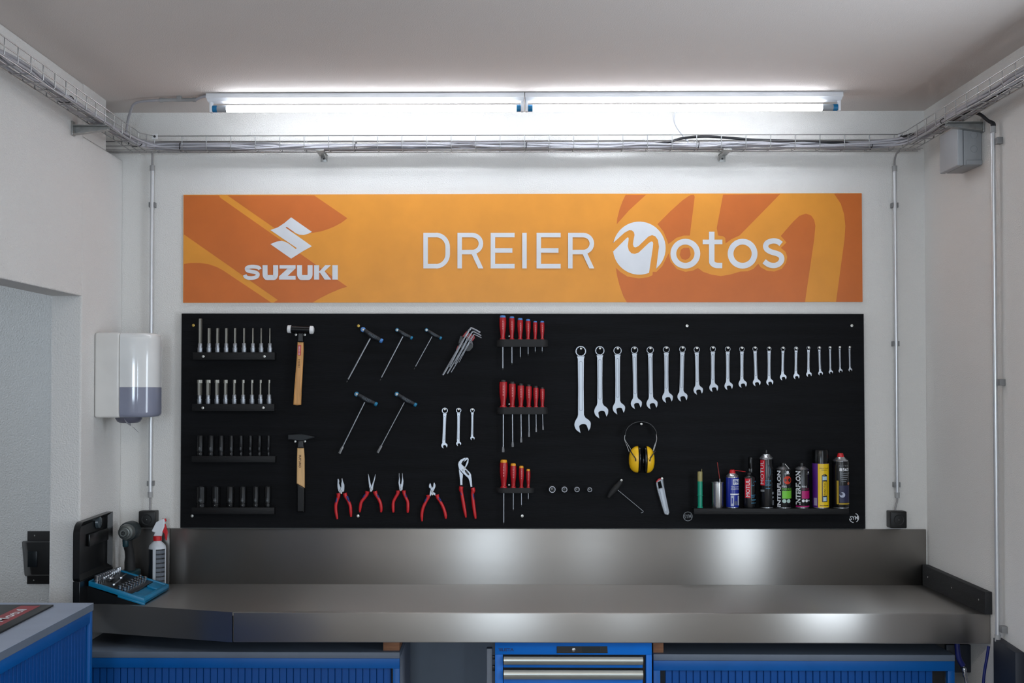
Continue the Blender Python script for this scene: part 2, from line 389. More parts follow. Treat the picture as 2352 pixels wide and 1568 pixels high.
# ================================================================ TOOL BOARD
BD=.021
tb=thing('tool_board','large black-stained wooden tool board mounted below the orange sign','tool board',at(1200,1213,0))
plate('board_panel',[[(417,719.5),(1984,720.5),(1988,1214),(414,1212)]],.0015,BD-.0015,BLACKW,tb,bev=.001)
def screw(px,py,d,parent,m=SCREW,r=3.3,hd=.004,length=None):
    p=at(px,py,d); s=mpp(d); R=r*s
    b=B(); lathe(b,(p.x,p.y+ (length or .004),p.z),(0,-1,0),[(R*.45,0),(R*.45,(length or .004)-.001),(R,(length or .004)+.001),(R*.9,(length or .004)+hd*.6),(R*.42,(length or .004)+hd*.7),(R*.3,(length or .004)+.001),(0,(length or .004)+.001)],16)
    return obj('screw',b,m,parent)
for x,y,m in((444.3,747,BRASS),(823.5,748,BRASS),(1578,748,SCREW),(1956.5,747.5,SCREW),(441.5,1184.5,SCREW),(822.5,1184.5,SCREW),(1199.5,1184.5,SCREW)):
    screw(x,y,BD+.002,tb,m,3.4)
def hook(px,py,d=BD+.02): return screw(px,py,d,tb,SCREW,2.6,.004,length=max(.004,d-BD))
def stick(cx,cy,r,openr):
    s=thing('round_sticker','silver ring sticker reading SYM at the board corner, %s'%('broken ring, right of the spray shelf' if openr else 'whole ring, left of the spray shelf'),'sticker',at(cx,cy,BD),'round stickers on the board')
    b=B()
    if openr: ribbon(b,arc(cx,cy,r,70,-60,20),1.6,BD+.0004); ribbon(b,arc(cx,cy,r,-95,-170,14),1.6,BD+.0004)
    else: ribbon(b,[(cx+r*cos(2*PI*i/36),cy+r*sin(2*PI*i/36)) for i in range(36)],1.4,BD+.0004,closed=True)
    obj('ring',b,WHITEL if openr else GREYPR,s,0)
    b=B(); k=.86
    text(b,'SYM',boxfn(cx-r*k,cy-4.5,cx+r*k*(1 if openr else .9),cy+4.5,BD+.001,-4),.01); obj('lettering',b,WHITEL if openr else GREYPR,s,0)
stick(1580,1185.5,10.2,False); stick(1961.5,1189,10.6,True)
# ---------------------------------------------------------------- spanners
def wrench(ring,head,sw,name,label,group,tilt=0,ratchet=False):
    (rx,ry,rr),(hx,hy,hw)=ring,head
    d=BD+.004; th=.0055*max(.6,hw/19*1.2)
    o=thing(name,label,'spanner',at(rx,ry,d),group)
    dx,dy=hx-rx,hy-ry; L=math.hypot(dx,dy)
    def A(t,s):  # along, across
        ux,uy=dx/L,dy/L; return (rx+ux*t+uy*(-s)*-1*1 if 0 else rx+ux*t-uy*s, ry+uy*t+ux*s)
    # head outline (x right, y down), unit = half width
    raw=[(235,1230),(205,1280),(190,1330),(195,1372),(220,1420),(285,1468),(265,1372),(275,1350),(300,1336),(340,1333),(365,1341),(378,1362),(405,1435),(430,1390),(438,1330),(430,1295),(400,1262),(360,1235)]
    hp=[(hx+(x-315)/125*hw,hy+(y-1340)/125*hw) for x,y in raw]
    # shaft axis foot in head
    fx,fy=hx-.2*hw,hy-.95*hw
    ax,ay=fx-rx,fy-ry; l=math.hypot(ax,ay); ux,uy=ax/l,ay/l; nx,ny=-uy,ux   # nx: to the left side
    def P(t,s): return (rx+ux*t+nx*s,ry+uy*t+ny*s)
    k=sw/ (hw) 
    neckL=P(l-.2*hw,sw*1.0); neckR=P(l-.25*hw,-sw*1.0)
    top=rr*.92
    def sm(q): return [(p.x,p.z) for p in smoothpath([(x,0,y) for x,y in q],3)]
    hp=sm(hp[:6])[:-1]+sm(hp[5:13])[:-1]+sm(hp[12:])
    hd=[neckL]+hp+[neckR]
    plate('open_jaw',[hd],d,th,CHROME,o,bev=.0009)
    sh=[P(top,sw*1.28),P(top+rr*.6,sw*1.02),P(l*.55,sw*.93),P(l-.2*hw,sw*1.0),P(l-.05*hw,sw*1.15),P(l-.05*hw,-sw*1.15),P(l-.25*hw,-sw*1.0),P(l*.55,-sw*.93),P(top+rr*.6,-sw*1.02),P(top,-sw*1.28)]
    s_=plate('shaft',[sh],d+.0002,th*.96,CHROME,o,bev=.0012)
    g0,g1=rr*1.9,l-.75*hw; gw=sw*.55
    if g1-g0>8:
        gp=[P(g0+gw-gw*cos(a),gw*sin(a)) for a in (PI/2*i/4 for i in range(5))]+[P(g1-gw+gw*sin(a),gw*cos(a)) for a in (PI/2*i/4 for i in range(5))]
        gp=gp+[P(g1-gw+gw*cos(a),-gw*sin(a)) for a in (PI/2*i/4 for i in range(1,5))]+[P(g0+gw-gw*sin(a),-gw*cos(a)) for a in (PI/2*i/4 for i in range(5))]
        b=B(); ribbon(b,gp,.75,d+th*.96+.0003,closed=True); obj('stamped_groove',b,mat('groove_shade',(96,101,108),.5,.5),s_,0)
    # ring with twelve-point bore, tilted clear of the board
    n=24; outer=[(rx+rr*cos(2*PI*i/40),ry+rr*sin(2*PI*i/40)) for i in range(40)]
    ri=rr*(.72 if ratchet else .83)
    inner=[(rx+ri*(1 if i%2 else .92)*cos(2*PI*i/n),ry+ri*(1 if i%2 else .92)*sin(2*PI*i/n)) for i in range(n)]
    plate('ring_end',[outer,inner],d+.0002,th*1.5,CHROME,o,bev=.0007)
    hook(rx+(.5 if not ratchet else 0),ry-ri*.62 if rr>5 else ry-1,BD+.012)
    return o
z1=lambda x,y:(1290+x/6.534,770+y/6.534)
z2=lambda x,y:(1640+x/6.534,770+y/6.534)
WR=[(z1,287,238,80,315,1340,125,46),(z1,573,230,70,595,1140,107,41),(z1,839,229,62,860,1092,95,38),(z1,1093,220,54,1122,1022,85,33),(z1,1329,220,54,1358,1024,86,34),
 (z1,1571,213,50,1590,933,82,33),(z1,1813,208,48,1814,918,78,32),(z1,2028,214,46,2051,820,73,30),(z2,-17,205,44,-3,784,69,30),(z2,206,207,42,220,758,65,28),
 (z2,419,207,40,431,727,64,26),(z2,615,202,37,642,708,60,25),(z2,827,202,34,838,700,55,24),(z2,1036,202,33,1040,628,52,21),(z2,1233,198,31,1238,615,48,21),
 (z2,1419,190,29,1426,584,43,20),(z2,1580,188,26,1600,568,37,18),(z2,1742,186,23,1755,550,33,15),(z2,1887,182,20,1900,531,31,14),(z2,2035,181,19,2047,517,29,14)]
K=6.534
for i,(z,a,c,r,x,y,hw,sw) in enumerate(WR):
    if i==0: lb='largest combination spanner, hanging leftmost in the long row of twenty'
    elif i==19: lb='smallest combination spanner, hanging rightmost in the long row of twenty'
    else: lb='chrome combination spanner, %s from the left in the long descending row of twenty'%ORD[i]
    wrench((*z(a,c),r/K),(*z(x,y),hw/K),sw/K,'combination_spanner',lb,'combination spanners in the long row')
for i,(a,c,r,x,y,hw,sw) in enumerate([(1656,428,41,1650,898,43,22),(1843,425,36,1843,873,35,20),(2028,425,31,2029,800,30,16)]):
    wrench((740+a/5.88,870+c/5.88,r/5.88),(740+x/5.88,870+y/5.88,hw/5.88),sw/5.88,'ratchet_spanner',
      ['largest of the three ratchet spanners left of the red screwdrivers','middle one of the three ratchet spanners left of the red screwdrivers','smallest of the three ratchet spanners, nearest the red screwdrivers'][i],'ratchet spanners',ratchet=True)
# ---------------------------------------------------------------- ledges
def ledge(x0,x1,y0,y1,label,scr,dep=.032):
    o=thing('socket_rail',label,'tool rail',at((x0+x1)/2,y1,BD),'black rails under the sockets')
    a=at(x0,y0,BD+dep);c=at(x1,y1,BD+dep); b=B(); box(b,a.x,c.x,-(BD+dep),-(BD),c.z,a.z,.0008); obj('rail',b,BLACKW2,o)
    for x,y in scr: screw(x,y,BD+dep+.001,o,SCREW,3.2)
    return a.z
z=lambda x,y:(410+x/6.03,700+y/6.03)
RZ1=ledge(443,631,809,826,'black rail under the silver hex bit sockets, topmost of four rails',[z(343,713),z(1190,713)])
RZ2=ledge(441,630,927.5,944,'black rail under the silver star bit sockets, second of four rails from the top',[z(337,1426),z(1174,1424)])
RZ3=ledge(440,632,1047,1061.5,'black rail under the eight slim black sockets, third of four rails from the top',[])
RZ4=ledge(440,630,1165,1180.5,'black rail under the six thick black sockets, lowest of four rails',[])
def bitsocket(cx,zb,yb,ybt,ytop,wb,wbit,star,label,group):
    d=BD+.017; s=mpp(d); p=at(cx,yb,d); H=(yb-ybt)*s; T=(yb-ytop)*s; R=wb/2*s; r=wbit/2*s
    o=thing('bit_socket',label,'socket bit',(p.x,p.y,zb),group); q=(p.x,p.y,zb)
    b=B(); lathe(b,q,(0,0,1),[(0,0),(R*.96,0),(R,.001),(R,H*.42),(R*1.07,H*.44),(R*1.07,H*.52),(R*.84,H*.55),(R*.84,H*.96),(R*.76,H),(0,H)],24); obj('drive_socket',b,CHROME,o)
    b=B(); lathe(b,(p.x+R*.98,p.y-.001,zb+H*.48),(1,0,0),[(.0008,0),(.0012,.0006),(0,.0012)],8); obj('release_ball',b,CHROME,o)
    b=B()
    if not star: lathe(b,q,(0,0,1),[(r,H*.95),(r,T-.0015),(r*.8,T),(0,T)],6,rot=PI/6)
    else:
        tl=min(.012,(T-H)*.28)
        lathe(b,q,(0,0,1),[(r,H*.95),(r,T-tl-.001),(r*.75,T-tl),(0,T-tl)],6,rot=PI/6)
        n=24; ring0=[];ring1=[]
        for k in range(n):
            a=2*PI*k/n; rr=r*(1.02 if k%4 in(0,1) else .72)
            ring0.append(b.verts.new((p.x+rr*cos(a),p.y+rr*sin(a),zb+T-tl-.0008))); ring1.append(b.verts.new((p.x+rr*.97*cos(a),p.y+rr*.97*sin(a),zb+T)))
        for k in range(n): b.faces.new((ring0[k],ring0[(k+1)%n],ring1[(k+1)%n],ring1[k]))
        b.faces.new(ring1)
    obj('bit',b,BITST,o,25)
X1=[300,423,540,662,783,908,1030,1145,1265]; WB1=[52,50,45,42,35,28,26,22,20]
for i,(x,wb) in enumerate(zip(X1,WB1)):
    lb='longest silver hex bit socket, at the left end of the top rail' if i==0 else 'silver hex bit socket, %s from the left on the top rail'%ORD[i]
    bitsocket(410+x/6.03,RZ1,809,788,731 if i==0 else 753,12 if i<1 else 11.3,wb/6.03,False,lb,'hex bit sockets on the top rail')
X2=[292,410,532,652,773,895,1018,1135,1255]; WB2=[70,65,60,52,40,35,32,28,25]
for i,(x,wb) in enumerate(zip(X2,WB2)):
    lb='silver star bit socket, %s from the left on the second rail'%ORD[i]
    if i==0: lb='thickest silver star bit socket, at the left end of the second rail'
    bitsocket(410+x/6.03,RZ2,927.5,906,872,11.3,wb/6.03,True,lb,'star bit sockets on the second rail')
def impact(cx,zb,yb,yt,w,label,group,dot=True):
    d=BD+.017; s=mpp(d); p=at(cx,yb,d); H=(yb-yt)*s; R=w/2*s
    o=thing('impact_socket',label,'socket',(p.x,p.y,zb),group); q=(p.x,p.y,zb)
    b=B(); lathe(b,q,(0,0,1),[(0,0),(R*.9,0),(R*.94,.001),(R*.94,H*.16),(R*.86,H*.18),(R*.86,H*.2),(R,H*.22),(R,H-.0015),(R*.93,H),(R*.7,H),(R*.68,H-.012),(0,H-.012)],28); obj('body',b,IMPACT,o)
    b=B()
    for k,(zz,hh,ww) in enumerate(((.40,.0022,.55),(.335,.0026,.75),(.29,.0016,.5))):
        for sgn in(0,):
            aw=ww
            for j in range(5):
                a0=-aw*.5+aw*j/5+.02; a1=a0+aw/5*.75
                vs=[b.verts.new((p.x+(R+.0003)*sin(a)+0,p.y-(R+.0003)*cos(a),zb+H*zz+dz)) for a,dz in((a0,0),(a1,0),(a1,hh),(a0,hh))]
                b.faces.new(vs)
    obj('stamped_marking',b,mat('socket_marking',(112,116,120),.5),o,0)
    if dot:
        b=B(); lathe(b,(p.x,p.y-R*.93,zb+H*.1),(0,-1,0),[(.0012,0),(.001,.0008),(0,.001)],8); obj('pin_hole',b,SCREW if random.random()<.6 else BLKPL,o)
for i,(x,w_) in enumerate(zip([300,450,590,730,865,995,1120,1245],[88,84,75,62,56,52,52,46])):
    lb='slim black impact socket, %s from the left on the third rail'%ORD[i]
    impact(410+x/6.03,RZ3,1047,1000.5,w_/6.03,lb,'slim impact sockets on the third rail')
for i,(x,w_) in enumerate(zip([315,515,715,890,1070,1235],[128,116,102,96,88,86])):
    lb='thick black impact socket, %s from the left on the lowest rail'%ORD[i]
    impact(410+x/6.03,RZ4,1165,1118,w_/6.03,lb,'thick impact sockets on the lowest rail')
# ---------------------------------------------------------------- hammers
d=BD+.012
o=thing('soft_face_hammer','hammer with white plastic faces and an ash handle with red label, hanging upper left','hammer',at(*z(1690,330),d),)
p0=Vector(at(*z(1510,333),d+.018));p1=Vector(at(*z(1876,349),d+.018)); ax=(p1-p0); L=ax.length; ax.normalize(); r=.0163
b=B(); lathe(b,p0,ax,[(0,0),(r*.86,0),(r*.98,.002),(r,.0145),(0,.0145)],24); obj('striking_face',b,WHITEP,o)
b=B(); lathe(b,p0+ax*.0142,ax,[(0,0),(r*.86,0),(r*.86,L-.0145*2),(0,L-.0145*2)],24); obj('head',b,BLKGL,o)
b=B(); lathe(b,p1,-ax,[(0,0),(r*.6,0),(r*.93,.003),(r,.007),(r,.0157),(0,.0157)],24); obj('striking_face',b,WHITEP,o)
plate('collar',[[z(1655,385),z(1722,388),z(1726,514),z(1644,512)]],d+.006,.017,BLKPL,o,bev=.004)
hd=plate('handle',[[z(1644,510),z(1728,514),z(1730,620),z(1722,800),z(1712,1000),z(1700,1200),z(1694,1385),z(1640,1392),z(1585,1383),z(1596,1200),z(1612,1000),z(1628,800),z(1638,650)]],d+.006,.015,WOOD,o,bev=.006)
plate('label',[[z(1654,556),z(1699,557),z(1693,700),z(1650,698)]],d+.0212,.0004,RED,hd)
b=B(); text(b,'IIIIIIII',boxfn(z(1673,628)[0]-10,z(1673,628)[1]-2,z(1673,628)[0]+10,z(1673,628)[1]+2,d+.0222,92)); obj('lettering',b,WHITEL,hd,0)
b=B(); text(b,'IIIIII',boxfn(z(1670,810)[0]-9,z(1670,810)[1]-2,z(1670,810)[0]+9,z(1670,810)[1]+2,d+.0218,92)); obj('lettering',b,mat('burnt_print',(90,55,30),.7),hd,0)
screw(*z(1627,413),BD+.010,tb,SCREW,2.8,length=.01); screw(*z(1750,413),BD+.010,tb,SCREW,2.8,length=.01)
y=lambda a,c:(410+a/6.03,960+c/6.03)
o=thing('claw_hammer' if 0 else 'engineers_hammer','black-headed hammer with wood and black dipped handle reading FUTURO, hanging lower left','hammer',at(*y(1690,270),d))
plate('head',[[y(1512,230),y(1560,226),y(1690,218),y(1760,228),y(1885,258),y(1886,270),y(1760,305),y(1690,316),y(1560,300),y(1512,302)]],d+.004,.02,mat('forged_black',(30,33,36),.5,.4),o,bev=.003)
plate('collar',[[y(1655,312),y(1725,312),y(1736,415),y(1640,415)]],d+.006,.017,BLKPL,o,bev=.004)
hd=plate('handle',[[y(1642,413),y(1734,413),y(1742,560),y(1744,968),y(1634,905),y(1638,560)]],d+.006,.015,WOODL,o,bev=.004)
plate('dipped_grip',[[y(1634,903),y(1744,966),y(1742,1306),y(1634,1306)]],d+.005,.0168,BLKGL,o,bev=.006)
b=B(); text(b,'FUTURO',boxfn(y(1682,598)[0]-14.6,y(1682,598)[1]-2.6,y(1682,598)[0]+14.6,y(1682,598)[1]+2.6,d+.0216,90),.03); obj('lettering',b,mat('burnt_print',(60,35,25),.7),hd,0)
screw(*y(1617,323),BD+.010,tb,SCREW,2.8,length=.01); screw(*y(1750,321),BD+.010,tb,SCREW,2.8,length=.01)
# ---------------------------------------------------------------- T-handle keys
def that(base,h0,h1,s0,s1,hr,sr,label,capm,sock=None,logo=True):
    f=lambda p:(base[0]+p[0]/5.88,base[1]+p[1]/5.88)
    d=BD+.016; hr*=1.2; a=Vector(at(*f(h0),d));c=Vector(at(*f(h1),d)); s=Vector(at(*f(s0),d)); e=Vector(at(*f(s1),d))
    o=thing('t_handle_key',label,'hex key',a,'T-handle keys')
    m=(a+c)/2; ax=(c-a); L=ax.length; ax=ax.normalized(); sd=(e-s).normalized(); R=hr
    # barrel handle, swollen towards the blade
    b=B(); u=sd; v=ax.cross(u).normalized(); rings=[]; seg=20
    for t,rr,off in((.06,.72,0),(.1,.78,0),(.25,.86,.03),(.4,1.05,.22),(.5,1.1,.3),(.6,1.05,.22),(.75,.86,.03),(.9,.78,0),(.94,.72,0)):
        cc=a+ax*(L*t)+u*(R*off); rings.append([b.verts.new(cc+(u*cos(2*PI*k/seg)*1.05+v*sin(2*PI*k/seg)*.9)*R*rr) for k in range(seg)])
    for r0,r1 in zip(rings,rings[1:]):
        for k in range(seg): b.faces.new((r0[k],r0[(k+1)%seg],r1[(k+1)%seg],r1[k]))
    b.faces.new(rings[0][::-1]); b.faces.new(rings[-1]); bmesh.ops.recalc_face_normals(b,faces=b.faces[:])
    hd=obj('handle',b,mat('dark_grip',(20,24,30),.5),o,50)
    # hanging eye and end cap
    b=B(); q=at(*f(h0),d); lathe(b,(q.x,q.y+.005,q.z),(0,-1,0),[(R*.42,0),(R*.95,0),(R*.95,.008),(R*.8,.010),(R*.42,.010),(R*.42,0)],20); obj('hanging_eye',b,capm,o)
    b=B(); lathe(b,a+ax*(L*.92),ax,[(0,0),(R*.84,0),(R*.9,.001),(R*.86,L*.1),(R*.6,L*.12),(0,L*.125)],20); obj('end_cap',b,capm,o)
    b=B()
    if sock:
        f0=Vector(at(*f(sock),d)); tube(b,[s-sd*.004,f0],sr,12)
        obj('blade',b,CHROME,o); b=B(); lathe(b,f0,sd,[(sr,0),(hr*.42+sr*.25,.003),(hr*.5+sr*.2,.006),(hr*.5+sr*.2,(e-f0).length),(sr*.7,(e-f0).length),(sr*.7,(e-f0).length-.004),(0,(e-f0).length-.004)],6); obj('nut_socket',b,mat('socket_grey',(135,136,138),.4,.7),o,25)
    else:
        lathe(b,s-sd*.004,sd,[(0,0),(sr,0),(sr,(e-s).length-.006),(0,(e-s).length-.006)],6); obj('blade',b,CHROME,o,25)
        b=B(); lathe(b,e-sd*.0035,sd,[(sr*.6,0),(sr*.95,.003),(sr*.95,.005),(sr*.6,.0075),(0,.0078)],12); obj('ball_tip',b,DARKST,o)
    if logo:
        px=((h0[0]+h1[0])/2+4,(h0[1]+h1[1])/2+6); g=f(px); an=math.degrees(math.atan2(h1[1]-h0[1],h1[0]-h0[0])); k=L/mpp(d)*.21
        b=B(); text(b,'HAZET',boxfn(g[0]-k,g[1]-k*.27,g[0]+k,g[1]+k*.27,d+R*.98+.0015,an),.0); obj('lettering',b,mat('grip_print',(84,96,106),.6),hd,0)
    hook(*f(h0),d+.008)
bA=(740,710);bB=(740,870)
that(bA,(553,275),(805,430),(645,400),(335,975),.0088,.0028,'largest T-handle hex key, upper left of the row of three',BLUECAP)
that(bA,(1013,280),(1212,390),(1085,375),(785,950),.0068,.0022,'middle T-handle hex key of the upper row of three',TEALCAP)
that(bA,(1410,280),(1605,392),(1478,378),(1245,800),.0062,.0016,'smallest T-handle hex key, beside the folding bundle of L keys',TEALCAP)
that(bB,(465,205),(733,343),(570,325),(235,1005),.0082,.0026,'left T-handle nut driver with socket end in the lower pair',TEALCAP,sock=(280,910))
that(bB,(1008,205),(1265,352),(1103,330),(750,995),.0078,.0021,'right T-handle nut driver with socket end in the lower pair',TEALCAP,sock=(803,895))
# ---------------------------------------------------------------- L-key bundle
f=lambda x,y:(1000+x/12.06,740+y/12.06)
d=BD+.015
hk=thing('key_holder','black and red plastic holder gripping the bundle of L-shaped hex keys','key holder',at(*f(800,650),d))
plate('holder_clip',[[f(640,600),f(760,560),f(1050,600),f(1040,700),f(960,800),f(880,810),f(640,680)]],BD+.006,.014,BLKPL,hk,bev=.002)
plate('holder_fan',[[f(860,240),f(940,290),f(1090,370),f(1095,440),f(1035,520),f(960,480),f(740,390)]],BD+.006,.009,mat('dark_red_plastic',(150,24,30),.4),hk,bev=.002)
plate('holder_fan',[[f(620,640),f(660,670),f(600,790),f(570,760)]],BD+.006,.008,MATS['dark_red_plastic'],hk,bev=.001)
plate('holder_arm',[[f(690,370),f(770,380),f(740,560),f(640,600),f(640,540)]],BD+.005,.006,BLKPL,hk,bev=.001)
LK=[((225,1430),(900,270),(1010,165),(1240,285),.0030,BD+.019),((350,1385),(990,310),(1060,262),(1265,370),.0022,BD+.022),((457,1350),(1050,360),(1085,338),(1275,432),.0016,BD+.025),
    ((395,1235),(820,410),(850,392),(1015,478),.0013,BD+.028),((540,1155),(865,470),(885,455),(1025,525),.0011,BD+.030),((545,1150),(890,500),(905,490),(1030,555),.0009,BD+.031),
    ((655,1105),(925,545),(940,532),(1035,585),.0008,BD+.032),((660,1100),(940,580),(955,570),(1045,610),.0007,BD+.033)]
for i,(e,bnd,bn2,tp,r,dd) in enumerate(LK):
    r*=1.35
    E_,b1,b2,t=(Vector(at(*f(*q),dd)) for q in(e,bnd,bn2,tp))
    m=(b1+b2)/2+((b1-E_).normalized()*.5+(b2-t).normalized()*.5)*.002
    pts=smoothpath([E_,E_.lerp(b1,.5),b1,m,b2,t],4)
    k=thing('hex_key','L-shaped hex key, %s largest in the bundle beside the screwdrivers'%ORD[i] if i else 'largest L-shaped hex key in the bundle beside the screwdrivers','hex key',E_,'L-shaped hex keys in the holder')
    b=B(); tube(b,pts,r,6); obj('rod',b,CHROME,k,20)
    if i<3:
        b=B(); dv=(E_-b1).normalized(); lathe(b,E_-dv*.001,dv,[(r*.65,0),(r*1.05,.003),(r*1.05,.005),(r*.6,.0075),(0,.008)],12); obj('ball_tip',b,CHROME,k)
# ---------------------------------------------------------------- screwdrivers
def rack(x0,x1,y0,ym,y1,label):
    dep=.036; o=thing('screwdriver_rack',label,'tool rack',at((x0+x1)/2,y1,BD),'screwdriver racks')
    a=at(x0,ym,BD+dep);c=at(x1,y1,BD+dep); b=B(); n=10; r_=(dep)*.95; pts=[]
    X0,X1=at(x0,ym,BD+.01).x,at(x1,ym,BD+.01).x
    prof=[]
    for k in range(n+1):
        t=PI/2*k/n; prof.append((X1-r_+r_*sin(t) , -(BD+dep*cos(t))))
    for k in range(n,-1,-1):
        t=PI/2*k/n; prof.append((X0+r_-r_*sin(t) , -(BD+dep*cos(t))))
    V0=[b.verts.new((x,y,c.z+.003)) for x,y in prof];V1=[b.verts.new((x,y,a.z)) for x,y in prof]
    b.faces.new(V1);b.faces.new(V0[::-1])
    for k in range(len(prof)): k2=(k+1)%len(prof); b.faces.new((V0[k],V0[k2],V1[k2],V1[k]))
    bmesh.ops.recalc_face_normals(b,faces=b.faces[:])
    bmesh.ops.bevel(b,geom=[e for e in b.edges if e.is_manifold and e.calc_face_angle()>1.2],offset=.0025,segments=2,affect='EDGES')
    obj('rack_body',b,BLKRUB,o,40); screw(x0+29.5,ym-7,BD+.006,o,SCREW,2.2,length=.006)
    return a.z
def driver(cx,yt,yc,yb,w,tipx,tipy,sw,zr,label,group,capm,blade='hex',dark=None,holder_top=None):
    d=BD+.022; s=mpp(d); p=at(cx,yb,d); H=(yb-yc)*s; CAPH=(yc-yt)*s; R=w/2*s
    o=thing('screwdriver',label,'screwdriver',(p.x,p.y,p.z),group); up_=Vector((0,0,1)); q=Vector((p.x,p.y,zr))
    H+=(p.z-zr)
    b=B(); n=30; rings=[]
    pr=[(.86,0),(.86,.03),(.62,.07),(.66,.2),(.7,.27),(.86,.42),(.98,.62),(1,.8),(.96,.97),(.9,1)]
    for rr,t in pr:
        rings.append([b.verts.new(q+Vector((cos(2*PI*k/n),sin(2*PI*k/n),0))*R*rr*(1-(.05 if (k%5==0 and .35<t<.99) else 0))+up_*H*t) for k in range(n)])
    for r0,r1 in zip(rings,rings[1:]):
        for k in range(n): b.faces.new((r0[k],r0[(k+1)%n],r1[(k+1)%n],r1[k]))
    b.faces.new(rings[0][::-1]);b.faces.new(rings[-1]); bmesh.ops.recalc_face_normals(b,faces=b.faces[:])
    hd=obj('handle',b,REDD if dark is None else dark,o,40)
    b=B(); lathe(b,q+up_*H,up_,[(R*.8,-.0005),(R*.83,CAPH*.5),(R*.7,CAPH*.9),(R*.3,CAPH),(0,CAPH)],24); obj('end_cap',b,capm,o)
    b=B()
    for j in range(4):
        zz=q.z+H*(.45+.11*j); wq=R*.12
        v=[b.verts.new((q.x+x_,q.y-R*1.01-.0003,zz+z_)) for x_,z_ in((-wq,0),(wq,0),(wq,H*.07),(-wq,H*.07))]; b.faces.new(v)
    obj('size_marking',b,mat('handle_print',(214,120,120),.5),hd,0)
    tp=at(tipx,tipy,d); r=sw/2*s; tp=Vector((tp.x,q.y,tp.z)); top=q
    ax=(tp-top).normalized(); Lb=(tp-top).length
    b=B()
    if blade=='flat':
        lathe(b,top,ax,[(r,0),(r,Lb-.022),(0,Lb-.022)],12); obj('blade',b,CHROME,o)
        b=B(); wv=r*1.55
        c0=top+ax*(Lb-.0225); c1=top+ax*(Lb-.010); c2=tp
        hexa(b,[c2+Vector((-wv,-.0004,0)),c2+Vector((wv,-.0004,0)),c2+Vector((wv,.0004,0)),c2+Vector((-wv,.0004,0)),
                c1+Vector((-wv,-r*.6,0)),c1+Vector((wv,-r*.6,0)),c1+Vector((wv,r*.6,0)),c1+Vector((-wv,r*.6,0))])
        hexa(b,[c1+Vector((-wv,-r*.6,0)),c1+Vector((wv,-r*.6,0)),c1+Vector((wv,r*.6,0)),c1+Vector((-wv,r*.6,0)),
                c0+Vector((-r,-r,0)),c0+Vector((r,-r,0)),c0+Vector((r,r,0)),c0+Vector((-r,r,0))])
        obj('flat_tip',b,mat('tip_steel',(120,120,122),.4,.7),o,30)
    else:
        lathe(b,top,ax,[(r,0),(r,Lb-.008),(0,Lb-.008)],12); obj('blade',b,CHROME,o)
        b=B(); lathe(b,top+ax*(Lb-.0085),ax,[(r*.9,0),(r*.85,.003),(r*.3,.008),(0,.0085)],8); obj('cross_tip',b,DARKST,o)
g=lambda x,y:(1110+x/6.27,710+y/6.27)
zr=rack(1140.5,1259,770,779,798,'black screwdriver rack at the top holding the blue-capped screwdrivers')
for i,(x,ct,cb,hb,w_,ty,sw) in enumerate([(281,88,120,438,100,875,20),(412,103,130,434,82,800,18),(532,126,157,440,84,712,14),(645,140,168,438,76,672,14),(748,168,190,438,64,634,12),(848,167,192,438,66,632,12)]):
    driver(g(x,0)[0],g(0,ct)[1],g(0,cb)[1],779,w_/6.27,g(x,0)[0],g(0,ty)[1],sw/6.27,zr,'red screwdriver with blue cap, %s from the left in the top rack'%ORD[i],'blue-capped screwdrivers',BLUECAP)
zr=rack(1140.5,1259,925,935,953,'black screwdriver rack in the middle holding the dark-capped flat screwdrivers')
h_=lambda x,y:(1110+x/5.805,950+y/5.805)
for i,(x,ct,cb,w_,tx,ty,sw) in enumerate([(288,1016,1045,118,266,512,22),(418,1038,1072,102,393,442,20),(542,1063,1098,98,506,382,18),(655,1078,1110,92,611,308,16),(758,1098,1130,80,706,243,13),(850,1116,1145,70,798,215,12)]):
    driver(g(x,0)[0],g(0,ct)[1],g(0,cb)[1],935.5,w_/6.27,h_(tx,0)[0],h_(0,ty)[1],sw/6.27,zr,'red flat-tip screwdriver with dark cap, %s from the left in the middle rack'%ORD[i],'dark-capped screwdrivers',BLKPL,'flat')
zr=rack(1140,1228,1112,1120.5,1134,'short black screwdriver rack at the bottom holding the yellow-capped screwdrivers')
for i,(x,ct,cb,w_,ty,sw) in enumerate([(273,612,650,108,1475,17),(400,660,693,85,1300,14),(508,693,722,70,1240,13),(600,737,762,58,1157,12)]):
    driver(h_(x,0)[0],h_(0,ct)[1],h_(0,cb)[1],1120.5,w_/5.805,h_(x,0)[0],h_(0,ty)[1],sw/5.805,zr,'red screwdriver with yellow cap, %s from the left in the bottom rack'%ORD[i],'yellow-capped screwdrivers',YCAP)
